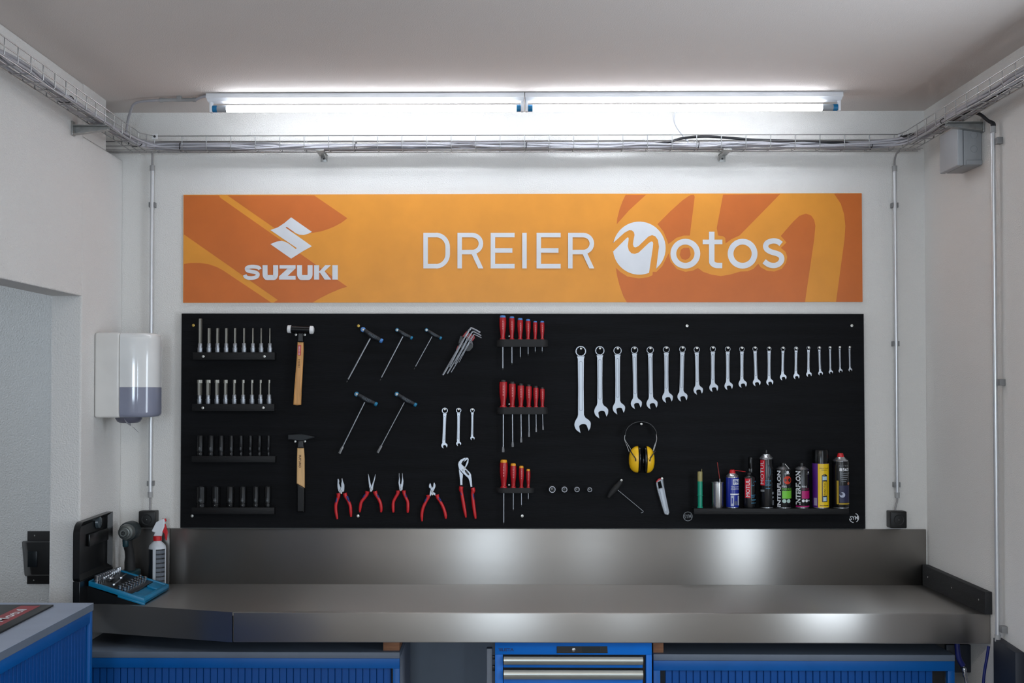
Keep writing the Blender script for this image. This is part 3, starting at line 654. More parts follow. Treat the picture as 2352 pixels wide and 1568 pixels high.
# ---------------------------------------------------------------- pliers
pf=lambda pts: zp((740,1030),5.88,pts)
def pliers(name,label,jaws,pivot,grips,inl,heads):
    o=thing(name,label,'pliers',at(*pf([pivot])[0],BD),'red-handled pliers'); k=0
    for j in jaws: plate('jaw',[pf(j)],BD+.006+.002*(k%2),.008,CHROME,o,bev=.0015); k+=1
    b=B(); q=at(*pf([pivot])[0],BD+.006); lathe(b,(q.x,q.y,q.z),(0,-1,0),[(.004,0),(.004,.0105),(.003,.0115),(0,.0115)],16); obj('pivot',b,GALV,o)
    for gp,il in zip(grips,inl):
        P_=[Vector(at(*pf([(x,y)])[0],BD+.012)) for x,y,_ in gp]; R_=[r/5.88/2*mpp(BD) for _,_,r in gp]
        pts=smoothpath(P_,4); rs=[]
        for i in range(len(P_)-1):
            for t in range(4): rs.append(R_[i]+(R_[i+1]-R_[i])*t/4)
        rs.append(R_[-1]); b=B(); tube(b,pts,rs,14); gg=obj('grip',b,RED,o,60)
        pts=smoothpath([Vector(at(*pf([(x,y)])[0],BD+.012+.0035)) for x,y,_ in il],4); r2=[]
        for i in range(len(il)-1):
            for t in range(4): r2.append((il[i][2]+(il[i+1][2]-il[i][2])*t/4)/5.88/2*mpp(BD))
        r2.append(il[-1][2]/5.88/2*mpp(BD)); b=B(); tube(b,pts,r2,10); obj('grip_inlay',b,BLUEI,gg,60)
    for hx,hy in heads: hook(*pf([(hx,hy)])[0],BD+.012)
    return o
def gr(pts): return pts
pliers('combination_pliers','combination pliers with red and blue handles, leftmost of the pliers',
 [[(206,410),(222,406),(232,440),(228,470),(248,520),(300,572),(286,590),(225,592),(218,575),(205,530),(203,490)],[(258,402),(272,402),(282,440),(300,490),(300,545),(296,580),(240,600),(222,585),(235,560),(255,520),(254,470),(262,440)]],(257,560),
 [[(218,600,56),(220,640,48),(205,690,42),(185,760,44),(185,830,42),(195,900,38),(205,950,24)],[(305,600,56),(320,650,46),(350,700,42),(378,770,44),(385,850,42),(388,890,34),(390,920,24)]],
 [[(200,665,20),(190,710,26),(182,740,10)],[(335,640,26),(350,680,34),(372,725,12)]],[(257,598)])
pliers('long_nose_pliers','long-nose pliers with red handles, second pliers from the left',
 [[(617,342),(624,340),(640,400),(652,460),(665,500),(690,540),(670,580),(640,560),(632,510),(622,430)],[(714,345),(721,345),(718,400),(700,470),(690,515),(688,555),(665,585),(640,570),(640,540),(665,500),(690,430)]],(662,545),
 [[(612,575,60),(600,620,50),(570,665,44),(530,720,42),(515,780,42),(510,830,34),(508,860,16)],[(712,575,60),(728,620,50),(755,665,44),(785,730,42),(795,790,42),(797,830,36),(795,858,24)]],
 [[(590,610,16),(565,640,22),(548,668,10)],[(738,612,20),(755,645,24),(770,672,10)]],[(657,572)])
pliers('circlip_pliers','circlip pliers with needle tips and red handles, third pliers from the left',
 [[(1033,333),(1043,333),(1043,380),(1052,420),(1050,470),(1070,490),(1080,520),(1075,560),(1042,560),(1036,520),(1028,460),(1035,400)],[(1076,333),(1086,333),(1088,380),(1098,440),(1094,490),(1088,520),(1085,560),(1060,560),(1050,510),(1066,470),(1074,420),(1078,380)]],(1062,525),
 [[(1022,565,52),(1020,605,46),(990,660,40),(962,720,40),(958,790,42),(960,840,36),(962,862,22)],[(1105,565,52),(1108,605,46),(1130,660,40),(1155,720,40),(1158,790,42),(1156,840,36),(1152,865,22)]],
 [[(1010,600,12),(1000,625,16),(990,645,8)],[(1120,605,16),(1132,640,20),(1140,665,8)]],[(1060,558)])
pliers('side_cutters','side cutting pliers with red handles, fourth pliers from the left',
 [[(1455,458),(1470,480),(1478,515),(1520,520),(1510,560),(1495,590),(1460,650),(1445,640),(1452,590),(1460,545),(1440,525),(1440,490)],[(1505,460),(1520,460),(1530,490),(1530,520),(1512,560),(1500,585),(1530,600),(1528,642),(1490,610),(1465,560),(1462,530),(1495,518),(1498,490)]],(1487,575),
 [[(1428,625,54),(1430,660,46),(1405,710,38),(1370,780,42),(1350,850,42),(1345,920,40),(1350,980,18)],[(1552,620,54),(1560,660,46),(1592,710,40),(1630,780,42),(1655,850,42),(1668,910,40),(1670,945,24)]],
 [[(1415,655,14),(1395,695,20),(1380,725,8)],[(1575,660,22),(1592,690,26),(1608,715,10)]],[(1488,617)])
o=pliers('water_pump_pliers','large water pump pliers with slotted jaw and red handles, rightmost pliers',
 [[(1842,275),(1858,285),(1880,320),(1902,345),(1895,420),(1895,495),(1862,495),(1858,420),(1850,350)],
  [(1940,120),(1968,122),(1978,140),(1975,190),(1945,255),(1925,245),(1960,150),(1915,180),(1890,215)],
  [(1832,215),(1840,180),(1870,145),(1920,122),(1965,122),(1935,148),(1900,170),(1880,205),(1925,250),(2000,325),(2010,350),(2020,430),(2030,515),(2002,522),(1985,440),(1970,400),(1900,335),(1845,275)]],(1905,283),
 [[(1880,510,56),(1874,545,58),(1882,590,44),(1898,680,46),(1915,780,46),(1930,860,42),(1942,930,20)],[(2030,530,56),(2040,565,58),(2030,610,44),(2038,700,46),(2050,800,46),(2062,880,42),(2072,945,24)]],
 [[(1870,580,16),(1882,620,22),(1892,665,10)],[(2030,590,20),(2042,640,24),(2050,700,10)]],[])
plate('adjusting_slot',[pf([(1925,290),(1940,285),(1985,340),(1985,360),(1970,362),(1930,315)])],BD+.0142,.0006,BLKPL,o)
hook(*pf([(1925,255)])[0],BD+.012)
# ---------------------------------------------------------------- ring bits, puller, knife, ear defenders
e=lambda x,y:(1230+x/5.81,950+y/5.81)
for i,(x,yy,r) in enumerate([(220,1003,46),(382,1003,40),(548,1003,36),(717,1006,32)]):
    q=at(*e(x,yy),BD); R=r/5.81*mpp(BD)
    o=thing('spark_plug_socket' if 0 else 'hanging_socket',['largest','second largest','third largest','smallest'][i]+' of the four sockets hung end-on in a row at the bottom','socket',q,'sockets hung end-on')
    b=B(); lathe(b,q,(0,-1,0),[(R*.62,.003),(R*.95,.001),(R,.004),(R,.024),(R*.9,.026),(R*.74,.026),(R*.66,.022),(R*.62,.003)],32); obj('outer_wall',b,mat('socket_satin',(160,160,165),.35,.8),o)
    b=B(); lathe(b,q,(0,-1,0),[(R*.6,.002),(R*.6,.019),(R*.34,.019),(R*.34,.002)],12); obj('drive_square',b,IMPACT,o,25)
    screw(*e(x,yy),BD+.012,tb,SCREW if i<1 else GALV,1.9,length=.012)
o=thing('spring_puller','spring puller with black T-handle and thin hooked steel rod beside the ear defenders','spring puller',at(*e(1050,1000),BD))
P=[at(*e(x,yy),BD+.014) for x,yy in((1160,870),(1120,930),(1060,1000),(1010,1060),(970,1115))]
b=B(); tube(b,smoothpath(P,4),[.0055+.0065*sin(PI*i/16) for i in range(17)],14); obj('handle',b,BLKRUB,o,60)
b=B(); tube(b,smoothpath([at(*e(x,yy),BD+.014) for x,yy in((1060,985),(1108,1025),(1270,1160),(1420,1285),(1436,1302),(1428,1316),(1408,1322))],4),.0012,8); obj('hook_rod',b,CHROME,o,60)
hook(*e(1147,886),BD+.02)
o=thing('utility_knife','silver snap-off utility knife with a red lock hanging below the ear defenders','knife',at(*e(1700,1100),BD))
plate('body',[[e(1662,866),e(1690,845),e(1704,860),e(1705,890),e(1715,960),e(1745,1110),e(1788,1320),e(1775,1348),e(1760,1352),e(1722,1340),e(1700,1275),e(1660,1140),e(1625,1020),e(1608,930),e(1615,905)],[e(1632,915),e(1668,900),e(1690,985),e(1645,998)]],BD+.004,.012,mat('knife_metal',(142,146,152),.4,.7),o,bev=.002)
plate('lock',[[e(1610,905),e(1640,868),e(1668,858),e(1675,875),e(1640,892),e(1618,915)]],BD+.008,.010,RED,o,bev=.001)
plate('blade_cover',[[e(1660,1010),e(1690,1000),e(1750,1290),e(1728,1300)]],BD+.0162,.001,mat('knife_light',(166,170,176),.35,.8),o)
b=B(); 
for k in range(14):
    x=1622+k*5.2; yy=985+k*20; ribbon(b,[e(x-8,yy),e(x+6,yy-4)],.9,BD+.0163)
    x=1700+k*1.6; yy=890+k*9; 
    if k<9: ribbon(b,[e(x-6,yy),e(x+10,yy-3)],.8,BD+.0163)
obj('grip_ribs',b,DARKST,o,0)
b=B(); q=at(*e(1760,1332),BD+.016); lathe(b,q,(0,-1,0),[(.002,0),(.0018,.001),(0,.001)],12); obj('end_rivet',b,SCREW,o)
hook(*e(1688,862),BD+.016)
o=thing('ear_defenders','yellow ear defenders with black headband and cushions hanging right of centre','ear defenders',at(*e(1410,450),BD))
b=B(); hp=[at(*e(x,yy),BD+dd) for x,yy,dd in((1193,290,.03),(1205,225,.028),(1245,165,.026),(1320,118,.024),(1410,104,.022),(1500,122,.024),(1560,165,.026),(1600,225,.028),(1610,280,.03))]
pp=smoothpath(hp,4); r0=[]
for i,p in enumerate(pp):
    a=pp[max(i-1,0)];c=pp[min(i+1,len(pp)-1)];dr=(c-a).normalized();nn=Vector((dr.z,0,-dr.x))
    r0.append([b.verts.new(p+nn*t+Vector((0,q,0))) for t,q in((.0012,-.011),(.0012,.011),(-.0012,.011),(-.0012,-.011))])
for u0,u1 in zip(r0,r0[1:]):
    for k in range(4): b.faces.new((u0[k],u0[(k+1)%4],u1[(k+1)%4],u1[k]))
b.faces.new(r0[0]);b.faces.new(r0[-1]); bmesh.ops.recalc_face_normals(b,faces=b.faces[:]); obj('headband',b,BLKPL,o,50)
for sgn,X in((-1,[(1193,285,.018),(1190,340,.018),(1245,430,.016),(1285,500,.022),(1340,600,.042)]),(-1,[(1193,285,.042),(1190,350,.044),(1225,440,.05),(1250,510,.05)]),(1,[(1606,275,.018),(1615,340,.018),(1585,430,.016),(1560,510,.022),(1515,600,.042)]),(1,[(1610,275,.04),(1618,340,.044),(1595,430,.05),(1575,500,.05)])):
    b=B(); tube(b,smoothpath([at(*e(x,yy),BD+dd) for x,yy,dd in X],4),.0013,8); obj('wire_arm',b,WIRE,o,60)
def cup(cx0,cx1,yt,yb,sgn,lab):
    # domed shell: flat towards the cushion at cx1, bulging towards cx0
    A0=at(*e(cx1,yt),BD+.035);A1=at(*e(cx1,yb),BD+.035);zc=(A0.z+A1.z)/2;H=(A0.z-A1.z)/2
    xe=at(*e(cx0,600),BD+.035).x; xi=at(*e(cx1,600),BD+.035).x; D=xe-xi
    b=B(); rings=[]
    for t,rr in((0,1),(.25,.98),(.5,.9),(.72,.76),(.88,.58),(.97,.36),(1,.0)):
        if rr==0: rings.append([b.verts.new((xi+D,-(BD+.033),zc-H*.05))]); continue
        rings.append([b.verts.new((xi+D*t,-(BD+.033)+cos(2*PI*k/24)*.031*rr,zc+sin(2*PI*k/24)*H*rr-H*.05*t)) for k in range(24)])
    for a,c in zip(rings,rings[1:]):
        for k in range(24):
            if len(c)==1: b.faces.new((a[k],a[(k+1)%24],c[0]))
            else: b.faces.new((a[k],a[(k+1)%24],c[(k+1)%24],c[k]))
    b.faces.new(rings[0]); bmesh.ops.recalc_face_normals(b,faces=b.faces[:]); c_=obj('ear_cup',b,YELL,o,50)
    b=B(); lathe(b,(xi,-(BD+.033),zc),(-1 if D>0 else 1,0,0),[(.9*H,0),(1.0*H,.003),(1.0*H,.009),(.8*H,.0125),(.55*H,.0125),(.5*H,.004)],28,uvw=(Vector((0,.031/H,0)),Vector((0,0,1)))); obj('cushion',b,BLKGL,o,50)
    # yoke clip and pivot
    px0=(1350 if cx0<cx1 else 1515); q=at(*e(px0,602),BD+.062)
    b=B(); sx=1 if cx0<cx1 else -1
    tube(b,[at(*e(px0-sx*85,495),BD+.056),at(*e(px0-sx*20,590),BD+.066),at(*e(px0-sx*10,632),BD+.064)],.0022,8); obj('yoke',b,BLKPL,o,60)
    b=B(); lathe(b,q,(0,-1,0),[(0,0),(.0028,0),(.0028,.006),(.002,.0068),(0,.0068)],14); obj('pivot_stud',b,YELL,o)
cup(1248,1365,428,785,-1,''); cup(1588,1485,432,790,1,'')
hook(*e(1412,135),BD+.03)
# ---------------------------------------------------------------- spray shelf and what stands on it
sh=thing('spray_shelf','long narrow black shelf carrying the spray cans at the lower right of the board','shelf',at(1780,1181,BD))
SD_=.082; a=at(1594,1167.5,BD+SD_);c=at(1950,1181,BD+SD_); b=B(); box(b,a.x,c.x,-(BD+SD_),-BD,c.z,a.z,.001); obj('shelf_board',b,BLACKW2,sh)
ZS=a.z
CD=BD+.045
class Can:
    def __init__(s,cx,w,label,cat,name,base_y=1166,d=CD):
        s.d=d; s.p=at(cx,base_y,d); s.p=Vector((s.p.x,s.p.y,ZS)); s.R=w/2*mpp(d); s.cx=cx; s.by=at(cx,0,d).z
        s.o=thing(name,label,cat,s.p,'bottles and cans on the black shelf' if cat!='cup' else None)
        # pixel row of the can foot
        s.foot=min(range(1100,1200),key=lambda y:abs(at(cx,y,d-s.R).z-ZS))
    def z(s,y): return at(s.cx,y,s.d).z-ZS
    def body(s,name,prof,m,seg=36,parent=None):
        b=B(); lathe(b,s.p,(0,0,1),prof,seg); return obj(name,b,m,parent or s.o)
    def patch(s,name,x0,x1,y0,y1,m,eps=.0004,parent=None,label=None):
        b=B(); k=s.R/mpp(s.d)
        a0=math.asin(max(-.999,min(.999,(x0-s.cx)/k)));a1=math.asin(max(-.999,min(.999,(x1-s.cx)/k)));n=8;R=s.R+eps
        z0,z1=s.z(y1),s.z(y0); A=[b.verts.new((s.p.x+R*sin(a0+(a1-a0)*i/n),s.p.y-R*cos(a0+(a1-a0)*i/n),ZS+z0)) for i in range(n+1)]
        Q=[b.verts.new((s.p.x+R*sin(a0+(a1-a0)*i/n),s.p.y-R*cos(a0+(a1-a0)*i/n),ZS+z1)) for i in range(n+1)]
        for i in range(n): b.faces.new((A[i],A[i+1],Q[i+1],Q[i]))
        return obj(name,b,m,parent or s.lab,60,label=label)
    def disc(s,name,x,y,r,m,eps=.0006):
        b=B(); k=s.R/mpp(s.d); R=s.R+eps; V=[]
        for i in range(20):
            xx=x+r*cos(2*PI*i/20)-s.cx; a=math.asin(max(-.99,min(.99,xx/k))); V.append(b.verts.new((s.p.x+R*sin(a),s.p.y-R*cos(a),ZS+s.z(y+r*sin(2*PI*i/20)))))
        ctr=b.verts.new((s.p.x+R*sin(math.asin((x-s.cx)/k)),s.p.y-R*cos(math.asin((x-s.cx)/k)),ZS+s.z(y)))
        for i in range(20): b.faces.new((V[i],V[(i+1)%20],ctr))
        return obj(name,b,m,s.lab,60)
    def text(s,t,x0,x1,y0,y1,m,rot=0,bold=0,eps=.0009):
        k=s.R/mpp(s.d); R=s.R+eps
        def fn(u,v):
            if rot: X=x0+(x1-x0)*(1-v); Y=y1-(y1-y0)*u     # reads bottom to top
            else: X=x0+(x1-x0)*u; Y=y1-(y1-y0)*v
            a=math.asin(max(-.99,min(.99,(X-s.cx)/k)))
            return Vector((s.p.x+R*sin(a),s.p.y-R*cos(a),ZS+s.z(Y)))
        b=B(); text(b,t,fn,bold); return obj('lettering',b,m,s.lab,0)
q4=lambda x:1550+x/7.465
q5=lambda x:1770+x/7.465
yy_=lambda v:1010+v/7.465
SILV=mat('can_rim',(200,202,206),.25,.9)
LBLUE=mat('label_blue',(20,40,140),.3); LBLK=mat('label_black',(13,14,17),.25); LCYAN=mat('print_cyan',(70,150,190),.5); LGREEN=mat('print_green',(110,190,50),.45); LMAG=mat('print_magenta',(170,0,100),.45)
LYEL=mat('label_yellow',(230,190,0),.35); LPUR=mat('label_purple',(80,30,120),.35); LRED=mat('print_red',(200,20,40),.45)
# green grease syringe
o=thing('syringe','upright green grease syringe with beige plunger at the left end of the shelf','syringe',(at(1608,1166,CD).x,-CD,ZS),None)
P=ORG[o]; s=mpp(CD); Rr=42/7.465*s
b=B(); lathe(b,P,(0,0,1),[(0,0),(Rr*1.15,0),(Rr*1.15,.003),(Rr*.95,.004),(Rr*.95,.046),(Rr*1.2,.047),(Rr*1.2,.0495),(Rr,.0505),(Rr,.104),(0,.104)],24); obj('barrel',b,mat('green_plastic',(10,140,112),.35),o)
b=B(); lathe(b,P,(0,0,1),[(Rr*.98,.104),(Rr*.98,.14),(Rr*.9,.142),(0,.142)],24); obj('plunger',b,mat('beige_plastic',(150,140,90),.5),o)
b=B(); tube(b,[P+Vector((Rr*.6,-.002,.141)),P+Vector((Rr*.75,-.002,.153))],[.0016,.0006],8); obj('nozzle_tip',b,MATS['beige_plastic'],o)
# steel cup with red straw
c=Can(q4(728),214/7.465,'brushed steel cup holding a thin red brush, second on the shelf from left','cup','steel_cup')
H=c.z(yy_(722)); R=c.R
c.body('cup_body',[(0,0),(R*.98,0),(R,.002),(R,H-.003),(R*1.07,H-.002),(R*1.07,H),(R*.96,H),(R*.95,.004),(0,.004)],mat('cup_steel',(170,168,168),.25,1,aniso=0))
o=thing('glue_brush','thin red-handled brush standing in the steel cup','brush',c.p+Vector((0,0,.01)))
b=B(); tube(b,[Vector(at(q4(772),yy_(690),CD)),Vector(at(q4(728),yy_(385),CD))],.0014,8); obj('handle',b,mat('red_brown',(150,50,45),.4),o)
b=B(); tube(b,[Vector(at(q4(775),yy_(760),CD)),Vector(at(q4(770),yy_(665),CD))],[.003,.0018],10); obj('ferrule',b,SILV,o)
# blue can
c=Can(q4(989),218/7.465,'short blue aerosol can with red nozzle and straw sticking out right','spray can','spray_can'); R=c.R;H=c.z(yy_(645))
c.lab=c.body('can_body',[(0,.003),(R*.97,.003),(R,.005),(R,H),(R*.98,H+.001)],LBLUE)
c.body('rim',[(R*.9,0),(R*.97,.001),(R*.97,.0035),(0,.0035)],SILV)
T=c.z(yy_(570)); c.body('shoulder',[(R*.98,H),(R*.93,H+.004),(R*.98,H+.007),(R*.62,T-.002),(R*.6,T),(0,T)],SILV)
Tn=c.z(yy_(508)); c.body('nozzle',[(R*.5,T),(R*.47,T+.003),(R*.36,Tn-.001),(R*.3,Tn),(0,Tn)],RED)
b=B(); tube(b,[c.p+Vector((R*.3,-.002,Tn-.003)),Vector(at(q4(1210),yy_(545),CD+.004))],.0011,8); obj('straw',b,RED,c.o)
c.patch('label_panel',q4(975),q4(1083),yy_(668),yy_(758),WHITEL); c.text('IPN',q4(988),q4(1072),yy_(682),yy_(742),LBLUE,bold=.03,eps=.0012)
c.text('TOTAL CHAIN',q4(945),q4(1076),yy_(785),yy_(808),WHITEL); c.text('CONDITION',q4(945),q4(1076),yy_(822),yy_(846),WHITEL)
c.patch('label_panel',q4(935),q4(1096),yy_(912),yy_(933),WHITEL)
c.patch('label_panel',q4(940),q4(992),yy_(945),yy_(1125),mat('print_pale',(170,176,196),.5)); c.patch('label_panel',q4(1060),q4(1094),yy_(950),yy_(1115),MATS['print_pale']); c.patch('label_panel',q4(955),q4(975),yy_(985),yy_(1080),LBLUE,eps=.0008); c.patch('label_panel',q4(1000),q4(1050),yy_(1040),yy_(1110),mat('print_mid',(70,78,110),.5))
# small MOTUL bottle
c=Can(q4(1278),216/7.465,'small black trigger spray bottle with red MOTUL label, beside the blue can','spray bottle','trigger_bottle'); R=c.R;H=c.z(yy_(625))
c.lab=c.body('bottle_body',[(0,0),(R*.96,0),(R,.003),(R,H-.004),(R*.9,H),(R*.45,H+.008),(R*.38,H+.014),(0,H+.014)],LBLK)
Tt=c.z(yy_(560)); b=B(); box(b,c.p.x-.004,c.p.x+.012,c.p.y-.008,c.p.y+.008,ZS+H+.012,ZS+c.z(yy_(480)),.002); box(b,c.p.x-.002,c.p.x+.010,c.p.y-.016,c.p.y+.010,ZS+c.z(yy_(485)),ZS+c.z(yy_(290)),.003); obj('trigger_head',b,BLKGL,c.o)
b=B(); tube(b,[c.p+Vector((.0065,-.0165,c.z(yy_(310)))),c.p+Vector((.0065,-.0168,c.z(yy_(330)))),c.p+Vector((.0055,-.0165,c.z(yy_(470)))),c.p+Vector((.008,-.0155,c.z(yy_(490))))],.0012,6); obj('trigger_edge',b,mat('clear_grey',(70,72,76),.3),c.o)
c.patch('label_panel',q4(1192),q4(1276),yy_(655),yy_(985),LRED); c.text('MOTUL',q4(1205),q4(1262),yy_(670),yy_(965),WHITEL,rot=1,bold=0,eps=.0016)
c.patch('label_panel',q4(1295),q4(1380),yy_(1015),yy_(1025),LCYAN); c.text('PERFECT',q4(1286),q4(1360),yy_(930),yy_(950),LCYAN); c.text('SEAT',q4(1288),q4(1345),yy_(958),yy_(982),LCYAN)
c.patch('label_panel',q4(1288),q4(1380),yy_(1068),yy_(1076),LCYAN)
ribbonpts=[(q4(1300),yy_(770)),(q4(1375),yy_(705))]
c.text('/',q4(1295),q4(1375),yy_(700),yy_(780),LCYAN,bold=.06)
# tall MOTUL can
c=Can(q4(1573),236/7.465,'tall black aerosol can with red MOTUL label, right of the small spray bottle','spray can','spray_can'); R=c.R;H=c.z(yy_(325))
c.lab=c.body('can_body',[(0,.003),(R*.97,.003),(R,.005),(R,H-.004),(R*.96,H)],LBLK)
c.body('rim',[(R*.9,0),(R*.97,.001),(R*.97,.0035),(0,.0035)],SILV)
T=c.z(yy_(245)); c.body('shoulder',[(R*.96,H),(R*.9,H+.002),(R*.95,H+.005),(R*.6,T-.004),(R*.55,T-.002),(R*.55,T),(0,T)],SILV)
Tn=c.z(yy_(172)); c.body('nozzle',[(R*.4,T),(R*.4,T+.003),(R*.22,T+.005),(R*.2,Tn),(0,Tn)],BLKPL)
c.patch('label_panel',q4(1463),q4(1522),yy_(340),yy_(770),LRED); c.text('MOTUL',q4(1467),q4(1506),yy_(358),yy_(750),WHITEL,rot=1,bold=0,eps=.0018)
for t,y0,y1,w_ in(('SHINE',678,702,90),('& GO',715,738,72),('SPRAY',752,776,100)): c.text(t,q4(1530),q4(1530+w_),yy_(y0),yy_(y1),LCYAN)
c.patch('label_panel',q4(1464),q4(1515),yy_(845),yy_(880),GREYPR)
c.patch('label_line',q4(1535),q4(1610),yy_(818),yy_(824),LCYAN)
c.patch('label_panel',q4(1655),q4(1682),yy_(1025),yy_(1110),GREYPR); c.disc('label_mark',q4(1664),yy_(975),2.4,GREYPR); c.disc('label_mark',q4(1664),yy_(905),3,GREYPR)
c.text(')',q4(1560),q4(1625),yy_(410),yy_(660),mat('print_dim',(38,60,74),.5))
# INTERFLON cans
def inter(cx,x0,green):
    c=Can(cx,(262 if green else 242)/7.465,'black Interflon aerosol can with red disc and green square' if 0 else ('black aerosol can with orange-red disc and green square on its label' if green else 'black aerosol can with magenta square on its label'),'spray can','spray_can'); R=c.R; H=c.z(yy_(500)); k=0 if green else 325-0
    c.lab=c.body('can_body',[(0,.003),(R*.97,.003),(R,.005),(R,H-.003),(R*.96,H)],LBLK)
    c.body('rim',[(R*.9,0),(R*.97,.001),(R*.97,.0035),(0,.0035)],SILV)
    T=c.z(yy_(455)); c.body('shoulder',[(R*.96,H),(R*.88,H+.002),(R*.5,T),(0,T)],SILV)
    Tn=c.z(yy_(388)); c.body('nozzle',[(R*.52,T),(R*.52,T+.003),(R*.34,T+.004),(R*.32,Tn-.001),(R*.26,Tn),(0,Tn)],BLKPL)
    if green:
        b=B(); tube(b,[at(q5(248),yy_(412),CD+.03),at(q5(316),yy_(493),CD+.03)],.0011,8); obj('straw',b,WHITEP,c.o)
    c.text('INTERFLON',q5(x0),q5(x0+46) if green else q5(x0+62),yy_(520 if green else 530),yy_(1135 if green else 1098),WHITEL,rot=1,bold=.03,eps=.0013)
    if green:
        c.disc('label_disc',q5(262),yy_(680),70/7.465,mat('print_orange_red',(200,52,24),.45)); c.text('55',q5(225),q5(275),yy_(665),yy_(697),mat('print_dark_red',(110,20,14),.5),eps=.0014)
        c.disc('label_mark',q5(262),yy_(545),3.2,WHITEL); c.patch('label_panel',q5(210),q5(298),yy_(568),yy_(577),WHITEL)
        c.text('FIN',q5(168),q5(240),yy_(772),yy_(805),WHITEL); c.text('GREASE',q5(168),q5(340),yy_(815),yy_(850),LGREEN)
        c.patch('label_square',q5(170),q5(346),yy_(860),yy_(993),LGREEN); c.disc('label_mark',q5(204),yy_(1036),4.5,mat('print_mint',(170,196,186),.5)); c.disc('label_mark',q5(279),yy_(1036),4.5,MATS['print_mint'])
    else:
        c.disc('label_mark',q5(623),yy_(548),1.8,WHITEL); c.patch('label_panel',q5(590),q5(645),yy_(570),yy_(578),GREYPR)
        c.text('FIN',q5(507),q5(583),yy_(775),yy_(808),WHITEL); c.text('SUPER',q5(507),q5(640),yy_(818),yy_(850),mat('print_dim_magenta',(110,10,60),.5))
        c.patch('label_square',q5(505),q5(652),yy_(862),yy_(995),LMAG)
        for x in(529,587,636): c.disc('label_mark',q5(x),yy_(1032),3.2 if x<600 else 1.8,WHITEL)
        c.patch('label_panel',q5(425),q5(648),yy_(1118),yy_(1140),LMAG)
inter(q5(220),104,True); inter(q5(538),425,False)
# yellow/purple can with black cap
c=Can(q5(860),278/7.465,'tall yellow and purple aerosol can with a big black cap','spray can','spray_can'); R=c.R;H=c.z(yy_(398))
c.lab=c.body('can_body',[(0,.003),(R*.97,.003),(R,.005),(R,H)],LPUR); c.body('rim',[(R*.9,0),(R*.97,.001),(R*.97,.0035),(0,.0035)],SILV)
Tn=c.z(yy_(165)); c.body('cap',[(R*.96,H-.002),(R*.96,Tn-.004),(R*.9,Tn),(0,Tn)],BLKGL)
c.patch('label_panel',q5(782),q5(980),yy_(402),yy_(1145),LYEL)
c.text('SPRAY WAX',q5(805),q5(960),yy_(470),yy_(486),LBLK); c.text('POLISH',q5(840),q5(932),yy_(502),yy_(518),LBLK)
c.patch('label_panel',q5(842),q5(936),yy_(600),yy_(1050),LBLK,eps=.0008); c.text('^',q5(842),q5(936),yy_(575),yy_(600),LBLK,bold=.08)
c.patch('label_panel',q5(852),q5(926),yy_(615),yy_(680),mat('print_pale_blue',(170,196,210),.5),eps=.0012); c.patch('label_panel',q5(855),q5(923),yy_(700),yy_(945),LYEL,eps=.0012)
c.text('INNOTEC',q5(872),q5(908),yy_(708),yy_(935),LBLK,rot=1,eps=.0016); c.patch('label_panel',q5(862),q5(920),yy_(965),yy_(1038),MATS['print_pale_blue'],eps=.0012)
c.patch('label_panel',q5(730),q5(768),yy_(985),yy_(1115),mat('print_lilac',(150,140,170),.5)); c.patch('label_line',q5(808),q5(958),yy_(1108),yy_(1117),LBLK,eps=.0008)
# 563 can
c=Can(q5(1203),274/7.465,'black aerosol can numbered 563 with red nozzle, rightmost on the shelf','spray can','spray_can'); R=c.R;H=c.z(yy_(362))
c.lab=c.body('can_body',[(0,.003),(R*.97,.003),(R,.005),(R,H-.003),(R*.97,H)],LBLK); c.body('rim',[(R*.9,0),(R*.97,.001),(R*.97,.0035),(0,.0035)],SILV)
T=c.z(yy_(290)); c.body('shoulder',[(R*.97,H),(R*.9,H+.001),(R*.93,H+.004),(R*.6,T-.004),(R*.52,T),(0,T)],SILV)
Tn=c.z(yy_(225)); c.body('nozzle',[(R*.42,T),(R*.42,T+.003),(R*.3,Tn),(0,Tn)],RED); b=B(); box(b,c.p.x,c.p.x+.0095,c.p.y-.003,c.p.y+.003,ZS+Tn-.004,ZS+Tn-.0005,.0006); obj('nozzle_spout',b,RED,c.o)
c.text('MOTIP',q5(1140),q5(1300),yy_(425),yy_(448),GREYPR); c.text('563',q5(1200),q5(1305),yy_(470),yy_(527),WHITEL,bold=.03); c.patch('label_panel',q5(1148),q5(1190),yy_(475),yy_(525),WHITEL)
for k,y0 in enumerate((555,590,625,660,695)): c.patch('label_line',q5(1175),q5(1330-18*k),yy_(y0),yy_(y0+11),GREYPR)
c.patch('label_panel',q5(1108),q5(1135),yy_(690),yy_(1090),mat('print_ochre',(170,140,30),.5)); c.patch('label_panel',q5(1140),q5(1330),yy_(1070),yy_(1095),MATS['print_ochre'])
c.patch('label_panel',q5(1145),q5(1328),yy_(770),yy_(1062),mat('print_navy',(30,32,66),.5)); c.disc('label_disc',q5(1192),yy_(930),46/7.465,MATS['print_pale'],eps=.0009); c.disc('label_disc',q5(1172),yy_(915),24/7.465,mat('print_deep',(22,24,60),.4),eps=.0013)
c.disc('label_disc',q5(1305),yy_(738),26/7.465,mat('print_copper',(150,90,60),.5),eps=.0009)
